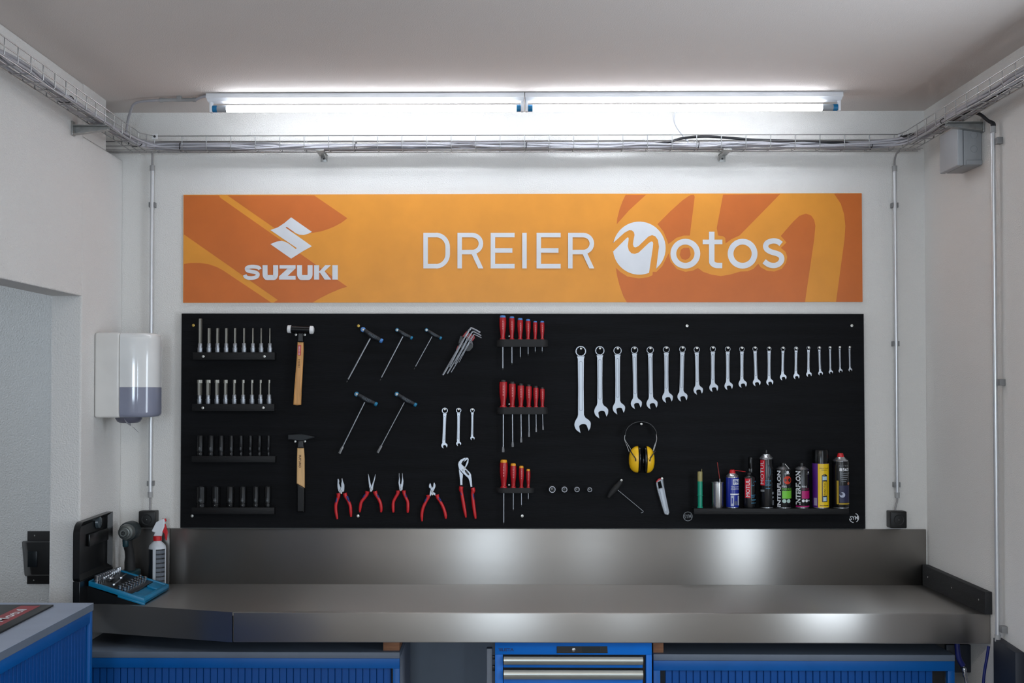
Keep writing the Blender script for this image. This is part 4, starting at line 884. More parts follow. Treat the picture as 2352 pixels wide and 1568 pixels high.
# ================================================================ WORKBENCH
ZW=1.73-.7845
fr=at(1500,1409,0)
YFN=-atz(1500,1407.5,ZW).y    # distance of the front edge from the wall
wb=thing('workbench_top','continuous stainless steel worktop with upstand and deep front edge across the bench','worktop',(0,-.3,ZW-.1))
xr_=XR-.002
xc=at(535,1406,YFN).x; pl=atz(215,1385,ZW)
xl=XL+.004; sl=( -YFN-pl.y)/(xc-pl.x); yl=-YFN-(xc-xl)*sl
top=[(xl,-.004),(xr_,-.004),(xr_,-YFN),(xc,-YFN),(xl,yl)]
def prism(bm,poly,z0,z1):
    V0=[bm.verts.new((x,y,z0)) for x,y in poly];V1=[bm.verts.new((x,y,z1)) for x,y in poly]
    bm.faces.new(V1);bm.faces.new(V0[::-1])
    for k in range(len(poly)): k2=(k+1)%len(poly); bm.faces.new((V0[k],V0[k2],V1[k2],V1[k]))
    bmesh.ops.recalc_face_normals(bm,faces=bm.faces[:]); return bm
FH=at(1500,1409,YFN).z-at(1500,1478,YFN).z
b=prism(B(),top[::-1],ZW-.012,ZW); obj('top_sheet',b,STEEL,wb,0,uv=True)
b=B(); box(b,xc+.0008,xr_,-YFN-.002,-YFN+.016,ZW-FH,ZW+.0008,.0042,3); obj('front_edge',b,STEEL,wb,uv=True)
b=B(); dv=Vector((xc-xl,-YFN-yl,0)).normalized(); nv=Vector((dv.y,-dv.x,0))
A0=Vector((xl,yl,0));A1=Vector((xc-.0008,-YFN,0)); t=nv*.002; u=-nv*.016
hexa(b,[A0+u+Vector((0,0,ZW-FH)),A1+u+Vector((0,0,ZW-FH)),A1+t+Vector((0,0,ZW-FH)),A0+t+Vector((0,0,ZW-FH)),A0+u+Vector((0,0,ZW+.0005)),A1+u+Vector((0,0,ZW+.0005)),A1+t+Vector((0,0,ZW+.0005)),A0+t+Vector((0,0,ZW+.0005))])
bmesh.ops.recalc_face_normals(b,faces=b.faces[:]); obj('front_edge',b,STEEL,wb,20,uv=True,label='angled left length of the steel front edge')
zt=at(1200,1214,.01).z; xs0=at(390,1250,.01).x; xsr=at(2127,1250,.01).x
b=B(); box(b,xs0+.001,xsr,-.012,-.0005,ZW,zt,.001); obj('upstand',b,STEEL,wb,uv=True)
b=B(); box(b,at(300,1250,.01).x,xs0-.001,-.010,-.0005,ZW,zt,.001); obj('upstand',b,mat('brushed_steel_dark_reflection',(118,116,114),.42,1,aniso=.6),wb,uv=True,label='short left piece of the steel upstand with dark reflection in its colour')  # darker steel copy, the dark reflection put into its colour
o=thing('side_board','short black-stained board lying along the right wall on the worktop','board',(XR-.02,-.3,ZW))
A=atx(2131.6,1299,XR-.026);Bq=atx(2274,1356,XR-.026)
b=B(); hexa(b,[(XR-.026,-.602,ZW),(XR-.001,-.602,ZW),(XR-.001,-.014,ZW),(XR-.026,-.014,ZW),(XR-.026,-.602,ZW+.078),(XR-.001,-.602,ZW+.078),(XR-.001,-.014,ZW+.083),(XR-.026,-.014,ZW+.083)],.0015)
bmesh.ops.recalc_face_normals(b,faces=b.faces[:]); obj('board',b,mat('black_stained_rail',(24,25,28),.6,bump=(26,.0015,(6,1,14),6),var=(7,(5,.35,5),.4)),o)
for y in(-.07,-.31,-.55):
    b=B(); lathe(b,(XR-.0258,y,ZW+.042),(-1,0,0),[(.0035,0),(.003,.001),(0,.0012)],12); obj('screw',b,GALV,o)
# ================================================================ UNDER THE BENCH
def tambour(name,label,x0,x1,yf,ztop,gapr,gapl,xstart):
    o=thing(name,label,'cabinet',((x0+x1)/2,-yf/2,0),'blue shutter cabinets'); dep=yf-.02
    b=B(); box(b,x0,x1,-yf-.004,-.02,ztop-.022,ztop,.001); obj('top_panel',b,CABGRD,o)
    b=B(); box(b,x0,x0+.018,-yf+.002,-.02,.02,ztop-.023); obj('side_panel',b,CABGREY,o,0)
    b=B(); box(b,x1-.018,x1,-yf+.002,-.02,.02,ztop-.023); obj('side_panel',b,CABGREY,o,0)
    b=B(); box(b,x0+.018,x1-.018,-.035,-.02,.02,ztop-.023); obj('back_panel',b,CABGREY,o,0)
    b=B(); box(b,x0,x1,-yf-.002,-yf+.02,ztop-.058,ztop-.0225,.001); box(b,x0,x0+.024,-yf-.002,-yf+.02,.05,ztop-.058,.001); box(b,x1-.024,x1,-yf-.002,-yf+.02,.05,ztop-.058,.001); obj('front_frame',b,CABBLUE,o)
    b=B(); xa,xb=x0+.024+gapl,x1-.024-gapr; n=int((xb-xa)/.0245); V=[]
    for i in range(n):
        u0=xa+(xb-xa)*i/n; u1=xa+(xb-xa)*(i+1)/n; wd=u1-u0
        V+= [(u0,-yf+.013),(u0+wd*.04,-yf+.007),(u0+wd*.86,-yf+.0085),(u0+wd*.94,-yf+.013)]
    V.append((xb,-yf+.013))
    lo=[b.verts.new((x,y,.06)) for x,y in V];hi=[b.verts.new((x,y,ztop-.059)) for x,y in V]
    for i in range(len(V)-1): b.faces.new((lo[i],lo[i+1],hi[i+1],hi[i]))
    obj('shutter',b,CABBLUE2,o,20)
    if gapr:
        b=B(); box(b,xb,x1-.024,-yf+.03,-yf+.035,.06,ztop-.059); obj('opening_shade_panel',b,BLKPL,o,0)  # black panel stands in for the shade inside the opening
    return o
YCF=.50
ca=at(918,1497,YCF); 
tambour('shutter_cabinet','blue roller-shutter cabinet under the left half of the worktop',at(150,1497,YCF).x+.0,ca.x,YCF,ca.z,.008,0,0)
cb=at(1500,1500,YCF)
tambour('shutter_cabinet','blue roller-shutter cabinet under the right half of the worktop',cb.x+.001,at(2192,1500,YCF).x,YCF,at(1700,1502,YCF).z,.05,.02,0)
zb0=ca.z
for xa,xb,lab in((880,917.5,'small wooden block wedged under the worktop, left of the drawer cabinet'),(1500.5,1524,'small wooden block wedged under the worktop, right of the drawer cabinet')):
    p=at(xa,1488,YCF-.02);q=at(xb,1488,YCF-.02)
    b=B(); box(b,p.x,q.x,-YCF+.02,-.05,(zb0 if xa<1000 else at(1700,1502,YCF).z)+.0003,ZW-.0125,.0008); tag(obj('wooden_block',b,WOODB),lab,'wooden block','wooden spacer blocks')
b=B(); box(b,at(150,1497,YCF).x+.02,ca.x-.03,-.14,-.02,ZW-.075,ZW-.0125); box(b,cb.x+.05,at(2140,1497,YCF).x,-.14,-.02,ZW-.075,ZW-.0125)
tag(obj('support_frame',b,BLKPL,wb,0))
pa=at(940,1500,.02); pb2=at(1140,1500,.02); b=B(); box(b,pa.x,pb2.x+.5,-.018,-.001,.0,ZW-.08); tag(obj('shade_board',b,mat('grey_shade_board',(112,122,134),.6),None,0),'added grey board standing for shade under the worktop, left of the drawer cabinet','board')  # added grey sheet; gives the plaster wall its under-bench shade by colour
# drawer cabinet
YD=YFN-.03
o=thing('drawer_cabinet','blue steel drawer cabinet with silver grip handles under the middle of the worktop','cabinet',(at(1317,1500,YD).x,-YD/2,0))
X0=at(1137,1500,YD).x;X1=at(1497,1500,YD).x;ZT=ZW-.0135; P_=lambda x,y,d=YD:at(x,y,d)
zh=P_(1300,1503).z
b=B(); box(b,X0,X1,-YD,-.05,zh,ZT,.001); box(b,X0,X0+.002,-YD+.02,-.05,.05,zh); box(b,X1-.002,X1,-YD+.02,-.05,.05,zh); box(b,X0,P_(1155,1500).x,-YD,-YD+.03,.05,zh,.001); box(b,P_(1484,1500).x,X1,-YD,-YD+.03,.05,zh,.001); box(b,X0+.002,X1-.002,-.06,-.05,.05,zh); box(b,X0,X1,-YD+.02,-.05,.03,.05); obj('housing',b,DRBLUE,o)
lk=plate('lock_plate',[[(1279,1484),(1395,1484),(1396,1499.5),(1279,1499.5)]],YD,.003,BLKPL,o,bev=.0008)
q=P_(1317,1491.5,YD+.003); b=B(); lathe(b,q,(0,-1,0),[(0,0),(.0065,0),(.0065,.004),(.005,.005),(.0015,.0052),(.0015,.003),(0,.003)],20); obj('key_cylinder',b,CHROMEP,lk)
plate('label_window',[[(1337,1486),(1379,1486),(1379,1498.5),(1337,1498.5)]],YD+.003,.0006,mat('dark_window',(22,32,36),.2),lk)
b=B(); text(b,'LISTA',boxfn(1153,1488.2,1180,1495,YD+.0008),.02); obj('lettering',b,mat('navy_print',(10,30,80),.5),o,0)
b=B(); 
for k in range(3): ribbon(b,[(1145+k*1.2,1489+k*2.4),(1152,1489+k*2.4)],1.4,YD+.0006)
obj('logo_stripes',b,MATS['navy_print'],o,0)
Z=lambda yy:P_(1300,yy,YD-.005).z
xa,xb=P_(1157,1500).x,P_(1476,1500).x
for i,(t0,t1,t2) in enumerate(((1506,1524.5,1533),(1537,1558,1600),(1604,1624,1668),(1672,1692,1750))):
    dr=B(); box(dr,xa-.001,xb+.001,-YD+.006,-.1,Z(t2),Z(t1)+.004,.001); D_=obj('drawer',dr,DRBLUE,o)
    zt_,zb_=Z(t0),Z(t1); n=8; b=B(); pr=[(-YD+.006,zb_+.001)]+[(-YD-.006-.010*sin(PI*k/n*.9+.1),zb_+(zt_-zb_)*k/n) for k in range(n+1)]+[(-YD+.006,zt_-.001)]
    L_=[b.verts.new((xa,y,z_)) for y,z_ in pr];R_=[b.verts.new((xb,y,z_)) for y,z_ in pr]
    for k in range(len(pr)-1): b.faces.new((L_[k],R_[k],R_[k+1],L_[k+1]))
    b.faces.new(L_);b.faces.new(R_[::-1]); bmesh.ops.recalc_face_normals(b,faces=b.faces[:]); obj('handle',b,ALU,D_,40)
b=B(); box(b,X0+.01,X1-.01,-YD+.03,-YD+.035,.06,zh-.005); obj('interior_shade_panel',b,BLKPL,o,0)  # black sheet stands in for shade behind the drawer fronts
ld=B(); a=P_(1117.5,1489,YD-.02); c2=P_(1131,1489,YD-.02); box(ld,a.x,c2.x,-YD+.02,-YD+.05,.1,a.z,.003); L2=obj('locking_bar',ld,mat('lock_bar_grey',(104,112,124),.45),o)
b=B(); box(b,c2.x-.002,X0+.001,-YD+.03,-YD+.045,P_(0,1513,YD-.02).z,P_(0,1505,YD-.02).z,.001); box(b,c2.x-.002,X0+.001,-YD+.03,-YD+.045,P_(0,1540,YD-.02).z,P_(0,1527,YD-.02).z,.001); obj('hinge_bracket',b,BLKPL,o)
# air hose with coupling, right end under the bench
YH=YFN-.08
o=thing('air_hose','dark blue air hose with chrome coupling hanging under the right end of the worktop','air hose',at(2214,1530,YH))
b=B(); tube(b,smoothpath([(at(2196,1480,YH).x,-YH,ZW-.013),at(2200,1500,YH),at(2212,1528,YH)],5),.0095,14); obj('hose',b,NAVY,o,60)
a=Vector(at(2213,1529,YH)); e2=Vector(at(2221,1572,YH)); ax=(e2-a).normalized()
b=B(); lathe(b,a,ax,[(.0035,0),(.0035,.004),(.007,.006),(.0085,.01),(.0085,.018),(.006,.02),(.009,.024),(.009,.036),(.0065,.04),(.0065,.06),(.0,.06)],18); obj('coupling',b,CHROMEP,o)
b=B(); box(b,XR-.09,XR-.001,-.42,-.40,.70,.80,.003); tag(obj('hose_bracket',b,NAVYD),'small dark bracket on the right wall behind the air hose','bracket')
# wall box at the right edge
o=thing('hose_reel_box','dark navy metal box on the right wall beside the worktop end','wall box',(XR,-.75,.6))
y0=atx(2288,1500,XR-.02).y; y1=atx(2332,1500,XR-.03).y; z0=atx(2332,1498,XR-.03).z
b=B(); hexa(b,[(XR-.03,y1,.35),(XR,y1,.35),(XR,y0,.35),(XR-.03,y0,.35),(XR-.03,y1,z0),(XR,y1,z0),(XR,y0,z0+.012),(XR-.03,y0,z0+.012)],.002); bmesh.ops.recalc_face_normals(b,faces=b.faces[:]); obj('housing',b,NAVYD,o)
b=B(); tube(b,smoothpath([(XR-.04,y0+.012,z0-.02),(XR-.045,y0+.015,z0-.06),(XR-.055,y0+.02,z0-.14),(XR-.06,y0+.02,z0-.3)],5),.005,10); tag(obj('blue_cable',b,NAVY,None,60),'thick blue cable hanging down beside the navy wall box','cable')
# ================================================================ FOREGROUND CABINET, LEFT
rC=1.22; yC=-4.6*(1-1/rC); pc=at(215,1384,-yC)
ZK=pc.z; XK=pc.x; YK=pc.y; YE=-2.5
o=thing('counter_cabinet','blue roller-shutter cabinet with light grey top in the left foreground','cabinet',((XL+XK)/2-.2,(YK+YE)/2,0))
XB=-2.1
b=B(); box(b,XB,XK,YE,YK,ZK-.0015,ZK,0); obj('top_panel',b,mat('light_grey_laminate',(150,160,178),.55),o)
b=B(); box(b,XB,XK,YE,YK,ZK-.024,ZK-.0015,0)
obj('edge_band',b,CABGRD,o,0)
b=B(); box(b,XK-.024,XK-.003,YK-.024,YK-.001,.03,ZK-.025,.001); box(b,XK-.024,XK-.003,YE,YE+.024,.03,ZK-.025,.001); box(b,XK-.02,XK-.003,YE+.024,YK-.024,ZK-.062,ZK-.0248,.001); obj('front_frame',b,CABBLUE,o)
b=B(); box(b,XB,XK-.024,YK-.018,YK-.001,.03,ZK-.025); obj('side_panel',b,CABGREY,o,0)
b=B(); V=[]; n=60; ya,yb=YE+.024,YK-.03
for i in range(n):
    u0=ya+(yb-ya)*i/n; wd=(yb-ya)/n; V+=[(u0,XK-.016),(u0+wd*.05,XK-.010),(u0+wd*.86,XK-.0115),(u0+wd*.94,XK-.016)]
V.append((yb,XK-.016)); lo=[b.verts.new((x,y,.06)) for y,x in V];hi=[b.verts.new((x,y,ZK-.062)) for y,x in V]
for i in range(len(V)-1): b.faces.new((lo[i],lo[i+1],hi[i+1],hi[i]))
obj('shutter',b,CABBLUE2,o,20)
# counter mat / brochure
o=thing('counter_mat','black and red printed counter mat lying on the grey cabinet top','counter mat',(XK-.3,YK-.35,ZK))
m0=atz(123,1388,ZK+.006); mx=m0.x; my=m0.y; m1=atz(0,1451,ZK+.006)
sl=(m1.x-mx)/(m1.y-my); L_=.42; W_=.58
F=lambda a_,c_:Vector((mx+sl*(-L_*c_)-W_*a_, my-L_*c_, 0))   # a_: towards left, c_: towards viewer
b=B(); q=[F(0,0),F(0,1),F(1,1),F(1,0)]; hexa(b,[p+Vector((0,0,ZK+.0005)) for p in q[::-1]]+[p+Vector((0,0,ZK+.006)) for p in q[::-1]],.0008); bmesh.ops.recalc_face_normals(b,faces=b.faces[:]); mt=obj('mat_sheet',b,mat('mat_black',(14,14,16),.4),o)
def mpoly(name,pts,m,dz=.0003):
    b=B(); b.faces.new([b.verts.new(F(*p)+Vector((0,0,ZK+.006+dz))) for p in pts]); bmesh.ops.recalc_face_normals(b,faces=b.faces[:]); 
    if b.faces[:][0].normal.z<0: bmesh.ops.reverse_faces(b,faces=b.faces[:])
    return obj(name,b,m,o,0)
mpoly('red_stripe',[(.06,.05),(.17,.05),(.17,.96),(.06,.96)],mat('mat_red',(150,28,40),.4))
mpoly('red_stripe',[(.33,.18),(.43,.10),(.5,.45),(.43,.6)],MATS['mat_red'])
mpoly('red_stripe',[(.5,.1),(.9,.1),(.9,.3),(.5,.42)],MATS['mat_red'])
b=B(); text(b,'Motul',lambda u,v:F(.09+.055*v,.66-.46*u)+Vector((0,0,ZK+.0069)),.02); obj('lettering',b,WHITEL,mt,0)
mpoly('white_mark',[(.22,.78),(.30,.78),(.30,1.0),(.22,.92)],WHITEL,.0006)
# ================================================================ LIGHTS ON THE CEILING
DL=.28
xa,xm,xb=at(477,225,DL).x,at(1205,225,DL).x,at(1932,225,DL).x
for i,(u0,u1,e0,e1,lit0,lit1) in enumerate(((xa,xm-.001,489,1196,521,1186),(xm+.001,xb,1213,1923,1224,1888))):
    o=thing('fluorescent_lamp',('left' if i==0 else 'right')+' white batten lamp with one lit tube at the ceiling above the sign','ceiling lamp',((u0+u1)/2,-DL,ZC),'batten lamps')
    zt_=ZC; zb_=at(1200,230,DL).z
    b=B(); box(b,u0,u1,-DL-.030,-DL+.030,zb_+.004,zt_-.001,.002); 
    hexa(b,[(u0+.004,-DL-.018,zb_-.006),(u1-.004,-DL-.018,zb_-.006),(u1-.004,-DL+.018,zb_-.006),(u0+.004,-DL+.018,zb_-.006),(u0+.002,-DL-.028,zb_+.004),(u1-.002,-DL-.028,zb_+.004),(u1-.002,-DL+.028,zb_+.004),(u0+.002,-DL+.028,zb_+.004)])
    obj('housing',b,LAMPW,o)
    zc=at(1200,248.5,DL).z; R=.013
    X0_,X1_=at(e0,248,DL).x,at(e1,248,DL).x; l0,l1=at(lit0,248,DL).x,at(lit1,248,DL).x
    for xx,s_ in((X0_,-1),(X1_,1)):
        b=B(); box(b,xx+s_*.001,xx+s_*.011,-DL-.012,-DL+.012,zc-.014,zb_+.002,.002); obj('lamp_holder',b,LAMPW,o)
    b=B(); lathe(b,(l0,-DL,zc),(1,0,0),[(R,0),(R,l1-l0)],20); obj('tube',b,TUBE,o)
    for (s0,s1,cap0) in((X0_,l0,X0_),(l1,X1_,X1_)):
        capw=.017; 
        if abs(cap0-s0)<1e-6: c0,c1,g0,g1=s0,s0+capw,s0+capw,s1
        else: c0,c1,g0,g1=s1-capw,s1,s0,s1-capw
        b=B(); lathe(b,(c0,-DL,zc),(1,0,0),[(0,0),(R*1.02,0),(R*1.02,capw),(0,capw)],20); obj('end_cap',b,mat('lamp_cap_blue',(0,110,160),.4),o)
        if g1-g0>.006:
            b=B(); lathe(b,(g0,-DL,zc),(1,0,0),[(0,0),(R*.99,0),(R*.99,g1-g0),(0,g1-g0)],20); obj('tube_sleeve',b,mat('tube_sleeve_grey',(150,154,158),.4),o)
# ================================================================ CABLE TRAYS
TZ0=1.73+.945; TZ1=1.73+.999
TB0,TB1=.050,.112     # back tray: distance from wall
LX0,LX1=XL+.058,XL+.122; RX0,RX1=XR-.068,XR-.132
wr=.0018
def wires(bm,*paths,r=wr):
    for p in paths: tube(bm,p,r,6)
YT=-3.2
o=thing('cable_tray','wire mesh cable tray running across the back wall above the sign','cable tray',(0,-.08,TZ0),'wire mesh cable trays')
XA,XBk=XL-.06,XR-.045
def lw(o,*paths):
    for p in paths: obj('long_wire',tube(B(),p,wr,6),WIRE,o,60)
def cw(o,p): obj('cross_wire',tube(B(),p,wr,6),WIRE,o,60)
xcl=at(355,310,TB1).x; xcr=at(2062,310,TB1).x
zm=(TZ0+TZ1)/2+.002
lw(o,[(xcl,-TB1,TZ1),(xcr,-TB1,TZ1)],[(xcl,-TB1,zm),(xcr,-TB1,zm)],[(XA,-TB1+.004,TZ0),(XBk,-TB1+.004,TZ0)],[(XA,-(TB0+TB1)/2,TZ0),(XBk,-(TB0+TB1)/2,TZ0)],[(XA,-TB0-.004,TZ0),(XBk,-TB0-.004,TZ0)],[(XA,-TB0,TZ0+.028),(XBk,-TB0,TZ0+.028)],[(XA,-TB0,TZ1-.008),(XBk,-TB0,TZ1-.008)])
x=at(418,320,TB1).x; step=56.6*mpp(TB1)
def ucross(xx): return [(xx,-TB1,TZ1+.001),(xx,-TB1,TZ0+.006),(xx,-TB1+.006,TZ0-.001),(xx,-TB0-.006,TZ0-.001),(xx,-TB0,TZ0+.006),(xx,-TB0,TZ1-.006)]
while x<xcr+.01: cw(o,ucross(x)); x+=step
cw(o,ucross(xcl))
for px in(355.5,2070): plate('joint_plate',[[(px-6.5,308),(px+6.5,307),(px+6.5,319),(px-6.5,320)]],TB1+.003,.003,mat('bright_zinc',(232,232,232),.4,.1),o,bev=.0008); 
for px in(355.5,2070): q=at(px,313.5,TB1+.006); b=B(); lathe(b,q,(0,-1,0),[(0,0),(.005,0),(.005,.004),(.003,.005),(0,.005)],6); obj('bolt',b,DARKST,o,20)
def sidetray(X0,X1,sgn,label,pcorner):
    # X0 inner (near wall), X1 outer (room side)
    o=thing('cable_tray',label,'cable tray',(X1,-1.2,TZ0),'wire mesh cable trays')
    ys=-TB1-.055; xk=pcorner
    lw(o,[(X1,YT,TZ1),(X1,ys,TZ1),(xk,-TB1,TZ1)],[(X1,YT,zm),(X1,ys,zm),(xk,-TB1,zm)],[(X1-sgn*.004,YT,TZ0),(X1-sgn*.004,-.07,TZ0)],[((X0+X1)/2,YT,TZ0),((X0+X1)/2,-.07,TZ0)],[(X0+sgn*.004,YT,TZ0),(X0+sgn*.004,-.07,TZ0)],[(X0,YT,TZ0+.028),(X0,-.05,TZ0+.028)],[(X0,YT,TZ1-.008),(X0,-.05,TZ1-.008)])
    y=-.19
    while y>YT:
        cw(o,[(X1,y,TZ1+.001),(X1,y,TZ0+.006),(X1-sgn*.006,y,TZ0-.001),(X0+sgn*.006,y,TZ0-.001),(X0,y,TZ0+.006),(X0,y,TZ1-.006)]); y-=.092
    t=.45; cw(o,[(X1+(xk-X1)*t,ys+(-TB1-ys)*t,TZ1),(X1+(xk-X1)*t,ys+(-TB1-ys)*t,TZ0)])
sidetray(LX0,LX1,1,'wire mesh cable tray running along the left wall below the ceiling',xcl)
sidetray(RX0,RX1,-1,'wire mesh cable tray running along the right wall below the ceiling',xcr)
# brackets
def backbracket(px,sgn,label):
    x=at(px,357,.05).x; o=thing('tray_bracket',label,'bracket',(x,-.03,TZ0-.06),'steel tray brackets'); w_=.026
    zb=at(px,371,.01).z; b=B(); box(b,x-w_/2,x+w_/2,-.004,-.0005,zb,TZ0-.004,.0006); obj('wall_plate',b,GALV,o)
    b=B(); box(b,x-w_/2-.004,x+w_/2+.004,-TB1-.006,-.0045,TZ0-.006,TZ0-.003,.0006); obj('arm',b,GALV,o)
    b=B(); xs_=x+sgn*w_/2; hexa(b,[(xs_-.001,-.004,zb+.002),(xs_+.001,-.004,zb+.002),(xs_+.001,-.004,zb+.004),(xs_-.001,-.004,zb+.004),(xs_-.001,-TB1,TZ0-.012),(xs_+.001,-TB1,TZ0-.012),(xs_+.001,-.004,TZ0-.006),(xs_-.001,-.004,TZ0-.006)]); 
    hexa(b,[(x-w_/2,-.006,zb+.003),(x+w_/2,-.006,zb+.003),(x+w_/2,-.004,zb+.002),(x-w_/2,-.004,zb+.002),(x-w_/2,-TB1,TZ0-.012),(x+w_/2,-TB1,TZ0-.012),(x+w_/2,-TB1,TZ0-.010),(x-w_/2,-TB1,TZ0-.010)]) if 0 else None
    bmesh.ops.recalc_face_normals(b,faces=b.faces[:]); obj('side_web',b,GALV,o,20)
    q=at(px,364,.01); b=B(); lathe(b,(x,-.004,q.z),(0,-1,0),[(.004,0),(.004,.003),(0,.003)],6); obj('bolt',b,DARKST,o,20)
backbracket(740,1,'folded steel bracket under the back cable tray, above the left part of the sign')
backbracket(1664,-1,'folded steel bracket under the back cable tray, above the right part of the sign')
def sidebracket(XW,sgn,y,label):
    o=thing('tray_bracket',label,'bracket',(XW,y,TZ0-.06),'steel tray brackets'); zb=TZ0-.041; L_=.13
    b=B(); box(b,XW+sgn*.0005,XW+sgn*.006,y-.014,y+.014,zb,TZ0+.01,.0008); obj('wall_plate',b,GALV,o)
    b=B(); box(b,XW+sgn*.006,XW+sgn*L_,y-.014,y+.014,TZ0-.007,TZ0-.004,.0006); obj('arm',b,GALV,o)
    b=B(); A=[(XW+sgn*.006,zb+.006),(XW+sgn*L_,TZ0-.018),(XW+sgn*L_,TZ0-.007),(XW+sgn*.006,TZ0-.007)]
    for yy in(y+.012,):
        V0=[b.verts.new((x_,yy,z_)) for x_,z_ in A];V1=[b.verts.new((x_,yy+.002,z_)) for x_,z_ in A]; b.faces.new(V0);b.faces.new(V1[::-1])
        for k in range(4): b.faces.new((V0[k],V0[(k+1)%4],V1[(k+1)%4],V1[k]))
    V=[b.verts.new(p) for p in((A[0][0],y-.014,A[0][1]),(A[1][0],y-.014,A[1][1]),(A[1][0],y+.012,A[1][1]),(A[0][0],y+.012,A[0][1]),(A[0][0],y-.014,A[0][1]-.003),(A[1][0],y-.014,A[1][1]-.003),(A[1][0],y+.012,A[1][1]-.003),(A[0][0],y+.012,A[0][1]-.003))]
    for q in((0,1,2,3),(7,6,5,4),(0,4,5,1),(3,2,6,7),(1,5,6,2),(0,3,7,4)): b.faces.new([V[i] for i in q])
    bmesh.ops.recalc_face_normals(b,faces=b.faces[:]); obj('brace',b,GALV,o,20)
    b=B(); lathe(b,(XW+sgn*.006,y-.004,zb+.012),(sgn,0,0),[(.005,0),(.005,.004),(0,.004)],6); obj('bolt',b,SCREW,o,20)
sidebracket(XL,1,atx(166,300,XL).y,'steel bracket carrying the left cable tray, on the left wall')
sidebracket(XR,-1,atx(2259,300,XR).y,'steel bracket carrying the right cable tray, above the grey junction box')
# cables in the trays
def traypt(s,off,h):   # s: 0..3 sections param; returns pts
    pass
rn=random.Random(5)
for i in range(11):
    pts=[]; o1,h1=rn.uniform(.15,.85),rn.uniform(.08,.42)
    def ow():
        return min(.9,max(.1,o1+rn.uniform(-.25,.25))),min(.5,max(.07,h1+rn.uniform(-.18,.2)))
    y=YT
    left=i not in(4,9); right=i not in(2,7)
    if left:
        while y<-.28:
            a_,h_2=ow(); pts.append((LX0+(LX1-LX0)*a_,y,TZ0+.004+(TZ1-TZ0)*h_2)); y+=.28+rn.uniform(-.04,.04)
        a_,h_2=ow(); pts.append((LX1-.01+.03*a_,-.13-.02*a_,TZ0+.004+(TZ1-TZ0)*h_2))
        x=LX1+.12
    else: x=-1.25
    while x<RX1-.14:
        a_,h_2=ow(); pts.append((x,-(TB0+(TB1-TB0)*a_),TZ0+.004+(TZ1-TZ0)*h_2)); x+=.2+rn.uniform(-.05,.05)
    if right:
        a_,h_2=ow(); pts.append((RX1-.03*a_,-.13-.02*a_,TZ0+.004+(TZ1-TZ0)*h_2)); y=-.3
        while y>YT:
            a_,h_2=ow(); pts.append((RX0+(RX1-RX0)*a_,y,TZ0+.004+(TZ1-TZ0)*h_2)); y-=.28+rn.uniform(-.04,.04)
    b=B(); tube(b,smoothpath(pts,5),.0042 if i%3 else .0052,8)
    tag(obj('grey_cable',b,CABLEG,None,70),'grey electric cable bundled with others in the mesh trays','cable','grey cables in the trays')
b=B(); pts=[(at(1440,330,.08).x,-.08,TZ0+.012),(at(1530,325,.08).x,-.085,TZ0+.03)]+[tuple(at(x,y,.09)) for x,y in((1570,317),(1620,313.5),(1680,317),(1730,321),(1800,323),(1880,325),(1960,328))]+[(at(2040,330,.08).x,-.08,TZ0+.03),(RX1-.012,-.14,TZ0+.035),((RX0+RX1)/2,-.3,TZ0+.03),(RX0-.012,-.5,TZ0+.018),(RX0-.015,-.9,TZ0+.018),(RX0-.015,-1.6,TZ0+.018),(RX0-.015,YT,TZ0+.018)]
tube(b,smoothpath(pts,6),.0052,10); tag(obj('black_cable',b,CABLEB,None,70),'single black cable arching above the grey ones in the back tray','cable')
def tie(c,axis,label,ru=.027,rv=.013):
    b=B(); c=Vector(c); pts=[]
    for k in range(20):
        a_=2*PI*k/20
        if axis=='x': pts.append(c+Vector((.002*sin(a_),ru*cos(a_),rv*sin(a_))))
        else: pts.append(c+Vector((ru*cos(a_),.002*sin(a_),rv*sin(a_))))
    tube(b,pts,.0016,6,closed=True); tag(obj('cable_tie',b,BLKPL,None,60),label,'cable tie','black cable ties')
for k,px in enumerate((416,817,1209,1603,2000)):
    tie((at(px,333,.09).x,-.088,TZ0+.016),'x','black cable tie on the back tray bundle, %s from the left'%ORD[k],.026,.017)
tie(((LX0+LX1)/2,atx(172,234,LX1).y,TZ0+.014),'y','black cable tie on the left wall tray, above the bracket')
tie(((LX0+LX1)/2+.012,-.16,TZ0+.014),'y','black cable tie on the left tray just before the corner')
tie(((RX0+RX1)/2,-.50,TZ0+.014),'y','black cable tie on the right wall tray, above the junction box')
# lamp feed cable and connector
o=thing('cable_connector','grey inline cable connector clipped to the ceiling left of the lamps','connector',at(408,230,DL))
pA=Vector(at(367,230,DL-.02));pB=Vector(at(450,229,DL-.02)); b=B(); tube(b,[pA,pA+(pB-pA)*.08,pA+(pB-pA)*.1,pB-(pB-pA)*.1,pB-(pB-pA)*.08,pB],[.0085,.0085,.0068,.0068,.0085,.0085],14); obj('sleeve',b,mat('connector_grey',(150,150,150),.5),o)
pm=at(412,222,DL-.02); b=B(); box(b,pm.x-.009,pm.x+.009,pm.y-.008,pm.y+.008,pB.z,ZC-.0005,.001); obj('ceiling_clip',b,MATS['connector_grey'],o)
b=B(); tube(b,smoothpath([pB,(xa-.02,-DL,pB.z+.006),(xa+.001,-DL,pB.z+.008)],4),.0055,10); tag(obj('lamp_cable',b,CABLEG,None,60),'short grey cable between the ceiling connector and the left lamp','cable')
b=B(); tube(b,smoothpath([pA,at(325,233,DL-.04),at(307,240,DL-.06),at(299,258,DL-.1),(at(293,280,.14).x,-.14,at(293,280,.14).z),(at(286,292,.13).x,-.12,TZ0+.03)],6),.0048,10); tag(obj('lamp_cable',b,CABLEG,None,60),'grey cable bending from the corner tray up to the ceiling connector','cable')
